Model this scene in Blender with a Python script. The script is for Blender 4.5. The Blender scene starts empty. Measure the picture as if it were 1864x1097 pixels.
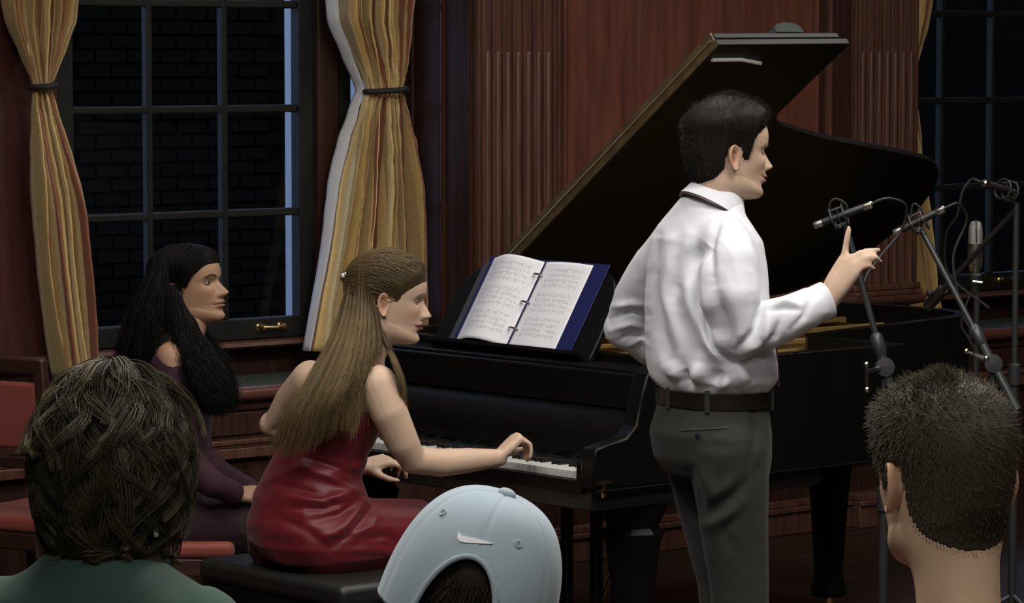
import bpy, bmesh, math, random
import numpy as np
from mathutils import Vector, Matrix

# ------------------------------------------------------------------ camera
F_PX, CXP, CYP, HOR = 6000.0, 932.0, 548.5, 110.0
YAW = math.radians(40)
FW = np.array([math.sin(YAW), math.cos(YAW), 0.0])
RT = np.array([math.cos(YAW), -math.sin(YAW), 0.0])
CAM = -FW * 11.6
CAM[2] = 1.8
PIT = math.atan((CYP - HOR) / F_PX)
F3 = FW * math.cos(PIT) + np.array([0, 0, -math.sin(PIT)])
U3 = FW * math.sin(PIT) + np.array([0, 0, math.cos(PIT)])
scene = bpy.context.scene
cd = bpy.data.cameras.new('camera'); cam = bpy.data.objects.new('camera', cd)
scene.collection.objects.link(cam)
cd.sensor_width = 36.0; cd.lens = 36.0 * F_PX / 1864.0; cd.clip_end = 200
M = Matrix.Identity(4)
for r in range(3):
    M[r][0] = RT[r]; M[r][1] = U3[r]; M[r][2] = -F3[r]; M[r][3] = CAM[r]
cam.matrix_world = M
scene.camera = cam

# ------------------------------------------------------------------ dusk sky, exposure
w = bpy.data.worlds.new('world'); scene.world = w; w.use_nodes = True
bg = w.node_tree.nodes['Background']
bg.inputs[0].default_value = (0.25, 0.34, 0.60, 1); bg.inputs[1].default_value = 2.0
scene.view_settings.view_transform = 'Standard'
scene.view_settings.look = 'None'
scene.view_settings.exposure = 0.0
scene.view_settings.gamma = 1.0
scene.view_settings.use_curve_mapping = False

# ------------------------------------------------------------------ ceiling lamps (area lights; the fixtures are built below)
CEIL = 3.9
LAMPS = [(-4.6, -4.6, 1.0, 190), (-2.6, -5.0, 1.0, 190), (-0.6, -4.4, 1.0, 120),
         (-3.9, -2.3, 1.0, 80), (-1.5, -2.4, 1.0, 70), (1.2, -2.6, 1.0, 60),
         (-6.6, -7.2, 1.0, 110), (-3.6, -7.6, 1.0, 80), (-8.2, -9.9, 1.0, 110)]  # last lamp is added behind the camera to brighten the audience
for lx, ly, sz, en in LAMPS:
    ld = bpy.data.lights.new('ceiling_lamp_light', 'AREA'); ld.shape = 'SQUARE'; ld.size = sz * 0.9
    ld.energy = en * 0.36; ld.color = (1.0, 0.955, 0.90)
    lo = bpy.data.objects.new('ceiling_lamp_light', ld); scene.collection.objects.link(lo)
    lo.location = (lx, ly, CEIL - 0.09)

# ------------------------------------------------------------------ helpers
COL = scene.collection
WLOC = {}
def ray(px, py): return F3 + RT * (px - CXP) / F_PX - U3 * (py - CYP) / F_PX
def atd(px, py, d):
    r = ray(px, py); return CAM + r * (d / (r @ FW))
def aty(px, py, y):
    r = ray(px, py); return CAM + r * ((y - CAM[1]) / r[1])
def atz(px, py, z):
    r = ray(px, py); return CAM + r * ((z - CAM[2]) / r[2])

def tag(o, label=None, cat=None, group=None, kind=None):
    if label: o['label'] = label
    if cat: o['category'] = cat
    if group: o['group'] = group
    if kind: o['kind'] = kind
    return o
def empty(name, loc, label=None, cat=None, group=None, kind=None):
    o = bpy.data.objects.new(name, None); COL.objects.link(o)
    o.location = loc; o.empty_display_size = 0.1
    WLOC[o] = np.array(loc, float)
    return tag(o, label, cat, group, kind)
def mesh_obj(name, verts, faces, mat, parent=None, smooth=True, angle=40, loc=None, uv=None, attrs=None):
    verts = np.asarray(verts, float)
    base = WLOC[parent] if parent is not None else (np.array(loc, float) if loc is not None else np.zeros(3))
    me = bpy.data.meshes.new(name)
    me.from_pydata((verts - base).tolist(), [], [tuple(int(i) for i in f) for f in faces])
    if mat is not None: me.materials.append(mat)
    if smooth:
        me.shade_smooth()
        if angle < 180: me.set_sharp_from_angle(angle=math.radians(angle))
    if uv is not None:
        l = me.uv_layers.new(name='UVMap')
        li = np.zeros(len(me.loops), np.int32); me.loops.foreach_get('vertex_index', li)
        l.data.foreach_set('uv', np.asarray(uv, np.float32)[li].ravel())
    if attrs:
        for k, v in attrs.items():
            v = np.asarray(v, np.float32)
            if v.ndim == 1:
                a = me.attributes.new(k, 'FLOAT', 'POINT'); a.data.foreach_set('value', v)
            else:
                a = me.attributes.new(k, 'FLOAT_COLOR', 'POINT')
                a.data.foreach_set('color', np.hstack([v, np.ones((len(v), 1), np.float32)]).astype(np.float32).ravel())
    o = bpy.data.objects.new(name, me); COL.objects.link(o)
    if parent is not None: o.parent = parent
    elif loc is not None: o.location = loc
    WLOC[o] = base.copy()
    return o
def bevel(o, wd=0.004, seg=2):
    m = o.modifiers.new('bevel', 'BEVEL'); m.width = wd; m.segments = seg; m.limit_method = 'ANGLE'
    m.angle_limit = math.radians(40)
    return o

class MB:
    def __init__(s): s.v = []; s.f = []; s.n = 0
    def add(s, V, Fc):
        V = np.asarray(V, float); s.v.append(V); s.f += [tuple(i + s.n for i in f) for f in Fc]; s.n += len(V); return s
    def box(s, x0, x1, y0, y1, z0, z1):
        V = [(x, y, z) for x in (x0, x1) for y in (y0, y1) for z in (z0, z1)]
        return s.add(V, [(0, 1, 3, 2), (4, 6, 7, 5), (0, 4, 5, 1), (2, 3, 7, 6), (0, 2, 6, 4), (1, 5, 7, 3)])
    def prism(s, pts, axis, a0, a1):
        # pts: closed 2D outline; axis 0/1/2 extrusion axis
        n = len(pts); V = []
        for a in (a0, a1):
            for p in pts:
                q = list(p); q.insert(axis, a); V.append(q)
        Fc = [tuple(range(n - 1, -1, -1)), tuple(range(n, 2 * n))]
        Fc += [(i, (i + 1) % n, n + (i + 1) % n, n + i) for i in range(n)]
        return s.add(V, Fc)
    def tube(s, pts, rad, n=10, caps=True, flat=None):
        pts = [np.asarray(p, float) for p in pts]
        if np.isscalar(rad): rad = [rad] * len(pts)
        V = []; up = np.array([0.0, 0, 1]); t0 = pts[1] - pts[0]
        t0 = t0 / np.linalg.norm(t0)
        if abs(t0 @ up) > 0.9: up = np.array([1.0, 0, 0])
        a = np.cross(t0, up); a /= np.linalg.norm(a)
        for i, p in enumerate(pts):
            t = pts[min(i + 1, len(pts) - 1)] - pts[max(i - 1, 0)]; t = t / (np.linalg.norm(t) + 1e-9)
            a = a - t * (a @ t); a /= (np.linalg.norm(a) + 1e-9); b = np.cross(t, a)
            for k in range(n):
                c = 2 * math.pi * k / n
                V.append(p + rad[i] * (a * math.cos(c) + b * math.sin(c) * (flat if flat else 1)))
        Fc = []
        for i in range(len(pts) - 1):
            for k in range(n):
                k2 = (k + 1) % n
                Fc.append((i * n + k, i * n + k2, (i + 1) * n + k2, (i + 1) * n + k))
        if caps:
            Fc.append(tuple(range(n - 1, -1, -1))); Fc.append(tuple(range((len(pts) - 1) * n, len(pts) * n)))
        return s.add(V, Fc)
    def lathe(s, prof, c, axis=(0, 0, 1), n=20):
        # prof: list of (radius, height along axis)
        ax = np.asarray(axis, float); ax /= np.linalg.norm(ax)
        up = np.array([1.0, 0, 0]) if abs(ax[0]) < 0.9 else np.array([0, 1.0, 0])
        a = np.cross(ax, up); a /= np.linalg.norm(a); b = np.cross(ax, a)
        V = []
        for r, h in prof:
            for k in range(n):
                t = 2 * math.pi * k / n
                V.append(np.asarray(c) + ax * h + r * (a * math.cos(t) + b * math.sin(t)))
        Fc = []
        for i in range(len(prof) - 1):
            for k in range(n):
                k2 = (k + 1) % n
                Fc.append((i * n + k, i * n + k2, (i + 1) * n + k2, (i + 1) * n + k))
        Fc.append(tuple(range(n - 1, -1, -1))); Fc.append(tuple(range((len(prof) - 1) * n, len(prof) * n)))
        return s.add(V, Fc)
    def ball(s, c, r, n=14):
        r = np.array([r] * 3 if np.isscalar(r) else r, float); m = n // 2
        V = [np.asarray(c) + r * np.array([0, 0, -1])]
        for i in range(1, m):
            p = -math.pi / 2 + math.pi * i / m
            for k in range(n):
                t = 2 * math.pi * k / n
                V.append(np.asarray(c) + r * np.array([math.cos(p) * math.cos(t), math.cos(p) * math.sin(t), math.sin(p)]))
        V.append(np.asarray(c) + r * np.array([0, 0, 1]))
        Fc = [(0, 1 + (k + 1) % n, 1 + k) for k in range(n)]
        for i in range(m - 2):
            for k in range(n):
                k2 = (k + 1) % n
                Fc.append((1 + i * n + k, 1 + i * n + k2, 1 + (i + 1) * n + k2, 1 + (i + 1) * n + k))
        L = len(V) - 1
        Fc += [(L, 1 + (m - 2) * n + k, 1 + (m - 2) * n + (k + 1) % n) for k in range(n)]
        return s.add(V, Fc)
    def data(s): return np.vstack(s.v), s.f
    def build(s, name, mat, parent=None, smooth=True, angle=40, loc=None, bev=None, **kw):
        o = mesh_obj(name, np.vstack(s.v), s.f, mat, parent, smooth, angle, loc, **kw)
        if bev: bevel(o, bev)
        return o

def obox(name, b, mat, parent=None, bev=None, loc=None):
    m = MB(); m.box(*b); return m.build(name, mat, parent, loc=loc, bev=bev)
def instance(o, name, parent, shift):
    c = o.copy(); c.name = name; COL.objects.link(c); c.parent = parent
    c.location = Vector(o.location) + Vector(shift)
    WLOC[c] = WLOC[parent].copy(); return c
def smooth_path(pts, n):
    P = np.asarray(pts, float); k = len(P)
    t = np.linspace(0, k - 1, n); out = []
    for u in t:
        i = min(int(u), k - 2); f = u - i
        p0 = P[max(i - 1, 0)]; p1 = P[i]; p2 = P[i + 1]; p3 = P[min(i + 2, k - 1)]
        out.append(0.5 * ((2 * p1) + (-p0 + p2) * f + (2 * p0 - 5 * p1 + 4 * p2 - p3) * f * f + (-p0 + 3 * p1 - 3 * p2 + p3) * f ** 3))
    return np.array(out)

# ------------------------------------------------------------------ materials
def mat(name, col, rough=0.5, metal=0.0, spec=0.5, var=0.0, scale=8.0, stretch=(1, 1, 1), bump=0.0, bscale=60.0, coat=0.0, sheen=0.0, emit=None, sss=0.0):
    m = bpy.data.materials.new(name); m.use_nodes = True
    nt = m.node_tree; b = nt.nodes['Principled BSDF']
    b.inputs['Base Color'].default_value = (*col, 1); b.inputs['Roughness'].default_value = rough
    b.inputs['Metallic'].default_value = metal; b.inputs['Specular IOR Level'].default_value = spec
    b.inputs['Coat Weight'].default_value = coat; b.inputs['Sheen Weight'].default_value = sheen
    if sss: b.inputs['Subsurface Weight'].default_value = sss; b.inputs['Subsurface Radius'].default_value = (0.012, 0.005, 0.003); b.inputs['Subsurface Scale'].default_value = 0.6
    if emit: b.inputs['Emission Color'].default_value = (*col, 1); b.inputs['Emission Strength'].default_value = emit
    tc = None
    if var or bump:
        tc = nt.nodes.new('ShaderNodeTexCoord'); mp = nt.nodes.new('ShaderNodeMapping')
        mp.inputs['Scale'].default_value = stretch
        nt.links.new(tc.outputs['Object'], mp.inputs[0])
    if var:
        nz = nt.nodes.new('ShaderNodeTexNoise'); nz.inputs['Scale'].default_value = scale; nz.inputs['Detail'].default_value = 5
        nt.links.new(mp.outputs[0], nz.inputs['Vector'])
        rp = nt.nodes.new('ShaderNodeValToRGB')
        lo = [max(c * (1 - var), 0) for c in col]; hi = [min(c * (1 + var), 1) for c in col]
        rp.color_ramp.elements[0].position = 0.3; rp.color_ramp.elements[1].position = 0.7
        rp.color_ramp.elements[0].color = (*lo, 1); rp.color_ramp.elements[1].color = (*hi, 1)
        nt.links.new(nz.outputs['Fac'], rp.inputs[0]); nt.links.new(rp.outputs[0], b.inputs['Base Color'])
    if bump:
        n2 = nt.nodes.new('ShaderNodeTexNoise'); n2.inputs['Scale'].default_value = bscale; n2.inputs['Detail'].default_value = 3
        nt.links.new(mp.outputs[0], n2.inputs['Vector'])
        bp = nt.nodes.new('ShaderNodeBump'); bp.inputs['Strength'].default_value = bump; bp.inputs['Distance'].default_value = 0.01
        nt.links.new(n2.outputs['Fac'], bp.inputs['Height']); nt.links.new(bp.outputs[0], b.inputs['Normal'])
    return m
def vcol_mat(name, rough=0.5, spec=0.4, sss=0.0, sheen=0.0, attr='tint'):
    m = bpy.data.materials.new(name); m.use_nodes = True
    nt = m.node_tree; b = nt.nodes['Principled BSDF']
    a = nt.nodes.new('ShaderNodeAttribute'); a.attribute_name = attr
    nt.links.new(a.outputs['Color'], b.inputs['Base Color'])
    b.inputs['Roughness'].default_value = rough; b.inputs['Specular IOR Level'].default_value = spec
    b.inputs['Sheen Weight'].default_value = sheen
    if sss:
        b.inputs['Subsurface Weight'].default_value = sss
        b.inputs['Subsurface Radius'].default_value = (0.012, 0.005, 0.003); b.inputs['Subsurface Scale'].default_value = 0.5
    return m

WOOD = mat('mahogany_panel', (0.150, 0.052, 0.034), 0.42, var=0.30, scale=5, stretch=(6, 6, 0.5))
WOODD = mat('dark_mahogany', (0.042, 0.017, 0.011), 0.50, spec=0.35, var=0.35, scale=6, stretch=(6, 6, 0.6))  # dark wood; on the window seat its darkness also stands in for dim light
WOODP = mat('pilaster_wood', (0.108, 0.048, 0.031), 0.40, var=0.35, scale=7, stretch=(8, 8, 0.5))
WOODR = mat('red_mahogany', (0.060, 0.018, 0.014), 0.45, var=0.3, scale=5, stretch=(5, 5, 0.6))
SASH = mat('dark_sash_paint', (0.016, 0.017, 0.015), 0.45, spec=0.3, var=0.2, scale=12)
FLOORM = mat('dark_floor_boards', (0.030, 0.018, 0.012), 0.35, var=0.4, scale=4, stretch=(0.6, 6, 1))
CEILM = mat('plaster_ceiling', (0.55, 0.52, 0.46), 0.9, var=0.05, scale=3)
BRASS = mat('brass', (0.70, 0.50, 0.20), 0.25, metal=1.0)
CHROME = mat('chrome', (0.75, 0.75, 0.75), 0.18, metal=1.0)
BLACK = mat('piano_lacquer', (0.005, 0.005, 0.0048), 0.32, spec=0.18, bump=0.02, bscale=25)
SATIN = mat('satin_black', (0.012, 0.012, 0.011), 0.45)
DKMET = mat('stand_black_metal', (0.030, 0.032, 0.032), 0.4, spec=0.6)
GLASS = bpy.data.materials.new('window_glass'); GLASS.use_nodes = True
_nt = GLASS.node_tree; _nt.nodes.remove(_nt.nodes['Principled BSDF'])
_o = _nt.nodes['Material Output']; _t = _nt.nodes.new('ShaderNodeBsdfTransparent'); _t.inputs[0].default_value = (0.9, 0.93, 0.93, 1)
_g = _nt.nodes.new('ShaderNodeBsdfGlossy'); _g.inputs['Roughness'].default_value = 0.02; _mx = _nt.nodes.new('ShaderNodeMixShader')
_fr = _nt.nodes.new('ShaderNodeFresnel'); _fr.inputs[0].default_value = 1.18
_nt.links.new(_fr.outputs[0], _mx.inputs[0]); _nt.links.new(_t.outputs[0], _mx.inputs[1]); _nt.links.new(_g.outputs[0], _mx.inputs[2])
_nt.links.new(_mx.outputs[0], _o.inputs[0])

# ------------------------------------------------------------------ room shell
XL, XR, YB, YF = -9.6, 6.0, -11.5, 0.0
YW = 0.37        # window plane inside the recesses
REC = [(-2.65, -0.175), (2.04, 4.5)]
tag(obox('floor', (XL, XR, YB, 0.6, -0.12, 0.0), FLOORM), kind='structure')
tag(obox('ceiling', (XL, XR, YB, 0.6, CEIL, CEIL + 0.12), CEILM), kind='structure')
tag(obox('wall_left', (XL - 0.15, XL, YB, 0.6, 0.0, CEIL), WOODD), kind='structure')
tag(obox('wall_right', (XR, XR + 0.15, YB, 0.6, 0.0, CEIL), WOODD), kind='structure')
tag(obox('wall_front', (XL, XR, YB - 0.15, YB, 0.0, CEIL), WOODD), kind='structure')
wb = empty('wall_back', (0, 0, 0), kind='structure')
obox('wall_section', (XL, REC[0][0], 0, 0.6, 0, CEIL), WOODR, wb)
obox('wall_section', (REC[1][1], XR, 0, 0.6, 0, CEIL), WOODR, wb)
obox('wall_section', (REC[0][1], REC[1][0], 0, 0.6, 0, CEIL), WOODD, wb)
for a, b in REC:
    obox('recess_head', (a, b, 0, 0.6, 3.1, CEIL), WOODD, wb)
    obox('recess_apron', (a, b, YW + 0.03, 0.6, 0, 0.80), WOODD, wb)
# pier between the windows: pilasters, mouldings and the big panel
PIER0, PIER1 = REC[0][1], REC[1][0]
DADO = 0.845
def flute_pilaster(u0, u1):
    p = obox('pilaster', (u0, u1, -0.030, 0.0, DADO + 0.05, CEIL - 0.3), WOODP, wb, bev=0.004)
    n = 7; pitch = (u1 - u0 - 0.03) / n
    for i in range(n + 1):
        c = u0 + 0.015 + pitch * i
        obox('fillet', (c - 0.0075, c + 0.0075, -0.043, -0.029, DADO + 0.09, 2.9), WOODP, p, bev=0.002)
    for i in range(n):
        c = u0 + 0.015 + pitch * (i + 0.5); r = pitch / 2 - 0.009; m = MB()
        V = []; Fc = []; kk = 9
        zs = [DADO + 0.09, 1.822] + [1.822 + r * math.sin(a) for a in (0.4, 0.8, 1.2, 1.5)]
        rs = [r, r] + [r * math.cos(a) for a in (0.4, 0.8, 1.2, 1.5)]
        for z_, r_ in zip(zs, rs):
            for k in range(kk):
                t = math.pi * k / (kk - 1)
                V.append((c - r_ * math.cos(t), -0.029 - r_ * math.sin(t) * 0.95, z_))
        for j in range(len(zs) - 1):
            for k in range(kk - 1):
                Fc.append((j * kk + k, j * kk + k + 1, (j + 1) * kk + k + 1, (j + 1) * kk + k))
        m.add(V, Fc); m.build('reed', WOODP, p, angle=60)
    for (z0, z1, dy) in ((DADO + 0.045, DADO + 0.065, 0.060), (DADO + 0.065, DADO + 0.09, 0.048)):
        obox('pilaster_base', (u0 - 0.012, u1 + 0.012, -dy, 0.0, z0, z1), WOODP, p, bev=0.006)
flute_pilaster(PIER0, PIER0 + 0.355)
flute_pilaster(PIER1 - 0.345, PIER1)
def vmould(u, wd, dy, m_=WOODP):
    prof = [(u, 0.0), (u, -dy * 0.4), (u + wd * 0.15, -dy * 0.9), (u + wd * 0.4, -dy), (u + wd * 0.55, -dy * 0.75), (u + wd * 0.7, -dy * 0.45), (u + wd * 0.9, -dy * 0.4), (u + wd, 0.0)]
    m = MB(); m.prism(prof, 2, DADO + 0.05, CEIL - 0.3); m.build('panel_moulding', m_, wb, angle=50)
vmould(0.195, 0.030, 0.020); vmould(0.232, 0.022, 0.014, WOOD)
vmould(1.500, 0.022, 0.014, WOOD); vmould(1.560, 0.035, 0.022)
obox('panel', (0.254, 1.500, -0.006, 0.0, DADO + 0.06, CEIL - 0.35), WOOD, wb)
GLOSSW = mat('varnished_bead', (0.05, 0.02, 0.013), 0.16)
for yb_, rb_ in ((0.165, 0.012), (0.012, 0.010)):
    m = MB(); m.tube([(PIER0 - 0.002, yb_, 0.72), (PIER0 - 0.002, yb_, 3.1)], rb_, 12); m.build('jamb_bead', GLOSSW, wb)
# dado cap, dado panels, plinth
m = MB(); m.prism([(0, DADO), (-0.055, DADO + 0.01), (-0.07, DADO + 0.025), (-0.07, DADO + 0.04), (-0.045, DADO + 0.05), (0, DADO + 0.05)], 0, PIER0 - 0.01, PIER1 + 0.02)
m.build('dado_rail', WOODP, wb, angle=50)
for a, b in ((PIER0 + 0.03, PIER0 + 0.32), (0.26, 0.84), (0.92, 1.5), (1.72, 2.01)):
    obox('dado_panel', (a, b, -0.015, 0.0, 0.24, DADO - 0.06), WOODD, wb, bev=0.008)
bb = empty('baseboard_back', (0, 0, 0), kind='structure')
for (z0, z1, dy) in ((0.0, 0.085, 0.035), (0.085, 0.105, 0.045), (0.105, 0.13, 0.025)):
    obox('board', (PIER0, 1.68, -dy, 0, z0, z1), WOODP, bb, bev=0.004)
    obox('board', (1.68, PIER1 + 0.01, -dy - 0.05, 0, z0, z1), WOODP, bb, bev=0.004)
# window seats filling the recesses
def window_seat(name, a, b):
    s = empty(name, ((a + b) / 2, 0.18, 0), kind='structure')
    FELT = mat('seat_top_' + name, (0.030, 0.040, 0.032), 0.8, var=0.3, scale=40)
    obox('seat_box', (a, b, 0.0, YW + 0.03, 0.0, 0.70), WOODD, s)  # seat front coloured dark so the lower wall looks less lit
    obox('seat_top', (a, b, 0.0, YW + 0.03, 0.70, 0.717), FELT, s)
    m = MB(); m.prism([(0.02, 0.672), (-0.018, 0.678), (-0.030, 0.692), (-0.034, 0.708), (-0.024, 0.720), (0.02, 0.722)], 0, a, b)
    m.build('nosing', mat('nosing_' + name, (0.13, 0.048, 0.034), 0.35, var=0.2, scale=9, stretch=(.5, 6, 6)), s, angle=60)
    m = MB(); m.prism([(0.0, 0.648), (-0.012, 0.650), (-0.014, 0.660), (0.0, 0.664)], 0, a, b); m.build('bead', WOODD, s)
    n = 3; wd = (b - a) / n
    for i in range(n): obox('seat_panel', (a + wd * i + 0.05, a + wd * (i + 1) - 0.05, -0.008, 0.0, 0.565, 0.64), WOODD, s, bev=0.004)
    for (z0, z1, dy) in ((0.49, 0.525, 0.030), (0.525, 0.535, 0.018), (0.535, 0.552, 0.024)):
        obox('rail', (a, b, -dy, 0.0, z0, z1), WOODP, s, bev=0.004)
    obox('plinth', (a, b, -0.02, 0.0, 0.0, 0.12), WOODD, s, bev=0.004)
window_seat('trim_1', *REC[0]); window_seat('trim_2', *REC[1])

# windows
BARS = [1.278, 1.635, 1.992, 2.349, 2.706]
def window(name, sashes, casings, rec):
    wn = empty(name, ((rec[0] + rec[1]) / 2, YW, 0.83), kind='structure')
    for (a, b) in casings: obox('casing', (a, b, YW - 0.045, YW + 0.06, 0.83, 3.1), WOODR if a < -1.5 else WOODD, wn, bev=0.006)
    m = MB(); m.prism([(YW + 0.06, 0.80), (YW - 0.06, 0.815), (YW - 0.075, 0.825), (YW - 0.07, 0.838), (YW + 0.06, 0.845)], 0, rec[0], rec[1])
    m.build('sill', WOODP, wn, angle=50)
    for (a, b, munt, handle) in sashes:
        # sash frame
        obox('stile', (a - 0.06, a, YW - 0.025, YW + 0.025, 0.845, 3.1), SASH, wn, bev=0.003)
        obox('stile', (b, b + 0.06, YW - 0.025, YW + 0.025, 0.845, 3.1), SASH, wn, bev=0.003)
        br = obox('bottom_rail', (a, b, YW - 0.025, YW + 0.025, 0.845, 0.915), SASH, wn, bev=0.004)
        if handle is not None:
            h = MB()
            for q in (-0.045, 0.045): h.lathe([(0.0, -0.024), (0.010, -0.022), (0.011, -0.004), (0.015, 0.0)], (handle + q, YW - 0.026, 0.885), (0, 1, 0), 12)
            h.tube([(handle - 0.045, YW - 0.045, 0.885), (handle, YW - 0.050, 0.883), (handle + 0.045, YW - 0.045, 0.885)], 0.0055, 8)
            h.build('handle', BRASS, br)
        for z in BARS: obox('muntin', (a, b, YW - 0.016, YW + 0.016, z - 0.013, z + 0.013), SASH, wn, bev=0.005)
        xs = [a] + munt + [b]
        for u in munt: obox('muntin', (u - 0.011, u + 0.011, YW - 0.017, YW + 0.017, 0.915, 3.1), SASH, wn, bev=0.005)
        zs = [0.915] + BARS + [3.1]
        for i in range(len(xs) - 1):
            for j in range(len(zs) - 1):
                obox('pane', (xs[i], xs[i + 1], YW - 0.002, YW + 0.002, zs[j], zs[j + 1]), GLASS, wn)
window('window_1', [(-1.590, -0.672, [-1.284, -0.978], -0.80), (-0.448, -0.255, [], None)],
       [(-2.65, -1.66), (-0.605, -0.515), (-0.19, -0.176)], REC[0])
window('window_2', [(2.300, 3.525, [2.605, 2.912, 3.218], 3.0)], [(2.04, 2.23), (3.595, 4.5)], REC[1])

# neighbouring brick house outside window 1, a darker one outside window 2
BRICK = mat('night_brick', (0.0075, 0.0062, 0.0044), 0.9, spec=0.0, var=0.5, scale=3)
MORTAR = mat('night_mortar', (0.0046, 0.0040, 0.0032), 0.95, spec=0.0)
def house(name, x0, x1, y, h, label, zb0, zb1, bw, bh, xb0):
    hs = empty(name, ((x0 + x1) / 2, y, -1.0), label, 'building')
    obox('wall', (x0, x1, y, y + 3, -1.0, h), MORTAR, hs)
    proto = None; n = 0; rest = MB()
    cells = []
    z = zb0; r = 0
    while z < zb1:
        u = x1 - bw + (bw / 2 if r % 2 else 0)
        while u > xb0:
            if u + bw <= x1 + 1e-6: cells.append((u, z))
            u -= bw
        z += bh; r += 1
    for (u, z) in cells:
        if n < 290:
            if proto is None: proto = obox('brick', (u, u + bw - 0.02, y - 0.02, y + 0.01, z, z + bh - 0.02), BRICK, hs); p0 = (u, z)
            else: instance(proto, 'brick', hs, (u - p0[0], 0, z - p0[1]))
            n += 1
        else: rest.box(u, u + bw - 0.02, y - 0.02, y + 0.01, z, z + bh - 0.02)
    if rest.n: tag(rest.build('brickwork', BRICK, hs, smooth=False), kind='stuff')
    obox('cornice', (x0, x1 + 0.1, y - 0.15, y, zb1, zb1 + 0.3), MORTAR, hs)
    return hs
_e = aty(519, 300, 9.0)
_a = aty(95, 300, 9.0)
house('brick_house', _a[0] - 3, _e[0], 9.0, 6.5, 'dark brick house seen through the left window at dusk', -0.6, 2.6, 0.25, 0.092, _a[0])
_e2 = aty(1600, 300, 9.0)
ph_ = empty('pale_house', (_e[0] + 1.6, 12.6, -1.0), 'pale painted house wall beyond the dark brick house', 'building')
PALE = mat('pale_render', (0.92, 0.92, 0.92), 0.9)
obox('wall', (_e[0] - 0.5, _e[0] + 4.2, 12.6, 15, -1.0, 6.8), PALE, ph_); obox('parapet', (_e[0] - 0.6, _e[0] + 4.3, 12.5, 15.1, 6.8, 7.1), PALE, ph_)
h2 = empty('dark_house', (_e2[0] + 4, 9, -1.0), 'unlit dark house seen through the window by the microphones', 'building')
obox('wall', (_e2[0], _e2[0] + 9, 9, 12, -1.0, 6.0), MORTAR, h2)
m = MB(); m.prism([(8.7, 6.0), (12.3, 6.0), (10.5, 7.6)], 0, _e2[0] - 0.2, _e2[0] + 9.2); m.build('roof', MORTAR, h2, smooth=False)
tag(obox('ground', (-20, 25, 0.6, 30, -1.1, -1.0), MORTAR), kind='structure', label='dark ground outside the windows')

# ceiling fixtures
LWHERE = ['between the audience and the pianist', 'above the aisle in front of the standing man', 'to the right in front of the microphones', 'above the girl and the piano bench', 'above the piano keyboard', 'above the tail of the piano', 'over the back of the hall at left', 'over the back of the hall at right', 'added at the rear to brighten the backs of the audience']
PANELM = mat('lamp_diffuser', (1.0, 0.93, 0.84), 0.6, emit=1.2)
for i, (lx, ly, sz, en) in enumerate(LAMPS):
    f = empty('ceiling_light', (lx, ly, CEIL), 'square ceiling light panel ' + LWHERE[i], 'lamp', 'ceiling light panels')
    m = MB(); h = sz / 2
    for (a, b, c, d) in ((-h - .04, -h, -h - .04, h + .04), (h, h + .04, -h - .04, h + .04), (-h, h, -h - .04, -h), (-h, h, h, h + .04)):
        m.box(lx + a, lx + b, ly + c, ly + d, CEIL - 0.085, CEIL)
    m.build('frame', CHROME, f); obox('diffuser', (lx - h, lx + h, ly - h, ly + h, CEIL - 0.05, CEIL - 0.04), PANELM, f)
# ------------------------------------------------------------------ curtains
def curtain_mat():
    m = bpy.data.materials.new('striped_curtain_silk'); m.use_nodes = True; nt = m.node_tree; b = nt.nodes['Principled BSDF']
    uv = nt.nodes.new('ShaderNodeUVMap'); sp = nt.nodes.new('ShaderNodeSeparateXYZ'); nt.links.new(uv.outputs[0], sp.inputs[0])
    md = nt.nodes.new('ShaderNodeMath'); md.operation = 'FRACT'; nt.links.new(sp.outputs[0], md.inputs[0])
    rp = nt.nodes.new('ShaderNodeValToRGB'); rp.color_ramp.interpolation = 'CONSTANT'
    gold = (0.82, 0.58, 0.22, 1); tan = (0.54, 0.38, 0.16, 1); red = (0.33, 0.12, 0.07, 1); pale = (0.92, 0.74, 0.38, 1)
    st = [(0.0, gold), (0.16, pale), (0.20, tan), (0.36, gold), (0.44, red), (0.60, pale), (0.64, gold), (0.78, red), (0.81, tan), (0.93, red)]
    e = rp.color_ramp.elements; e[0].position = 0; e[0].color = gold; e[1].position = st[1][0]; e[1].color = st[1][1]
    for p_, c_ in st[2:]:
        q = e.new(p_); q.color = c_
    nt.links.new(md.outputs[0], rp.inputs[0])
    nz = nt.nodes.new('ShaderNodeTexNoise'); nz.inputs['Scale'].default_value = 60; nz.inputs['Detail'].default_value = 4
    tc = nt.nodes.new('ShaderNodeTexCoord'); nt.links.new(tc.outputs['Object'], nz.inputs['Vector'])
    mx = nt.nodes.new('ShaderNodeMix'); mx.data_type = 'RGBA'; mx.blend_type = 'MULTIPLY'; mx.inputs[0].default_value = 0.35
    nt.links.new(rp.outputs[0], mx.inputs[6]); nt.links.new(nz.outputs['Fac'], mx.inputs[7]); nt.links.new(mx.outputs[2], b.inputs['Base Color'])
    b.inputs['Roughness'].default_value = 0.55; b.inputs['Sheen Weight'].default_value = 0.2
    return m
CURT = curtain_mat()
LINING = mat('curtain_lining', (0.60, 0.60, 0.62), 0.8)
TIE = mat('tieback_cord', (0.020, 0.020, 0.015), 0.8)
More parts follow.
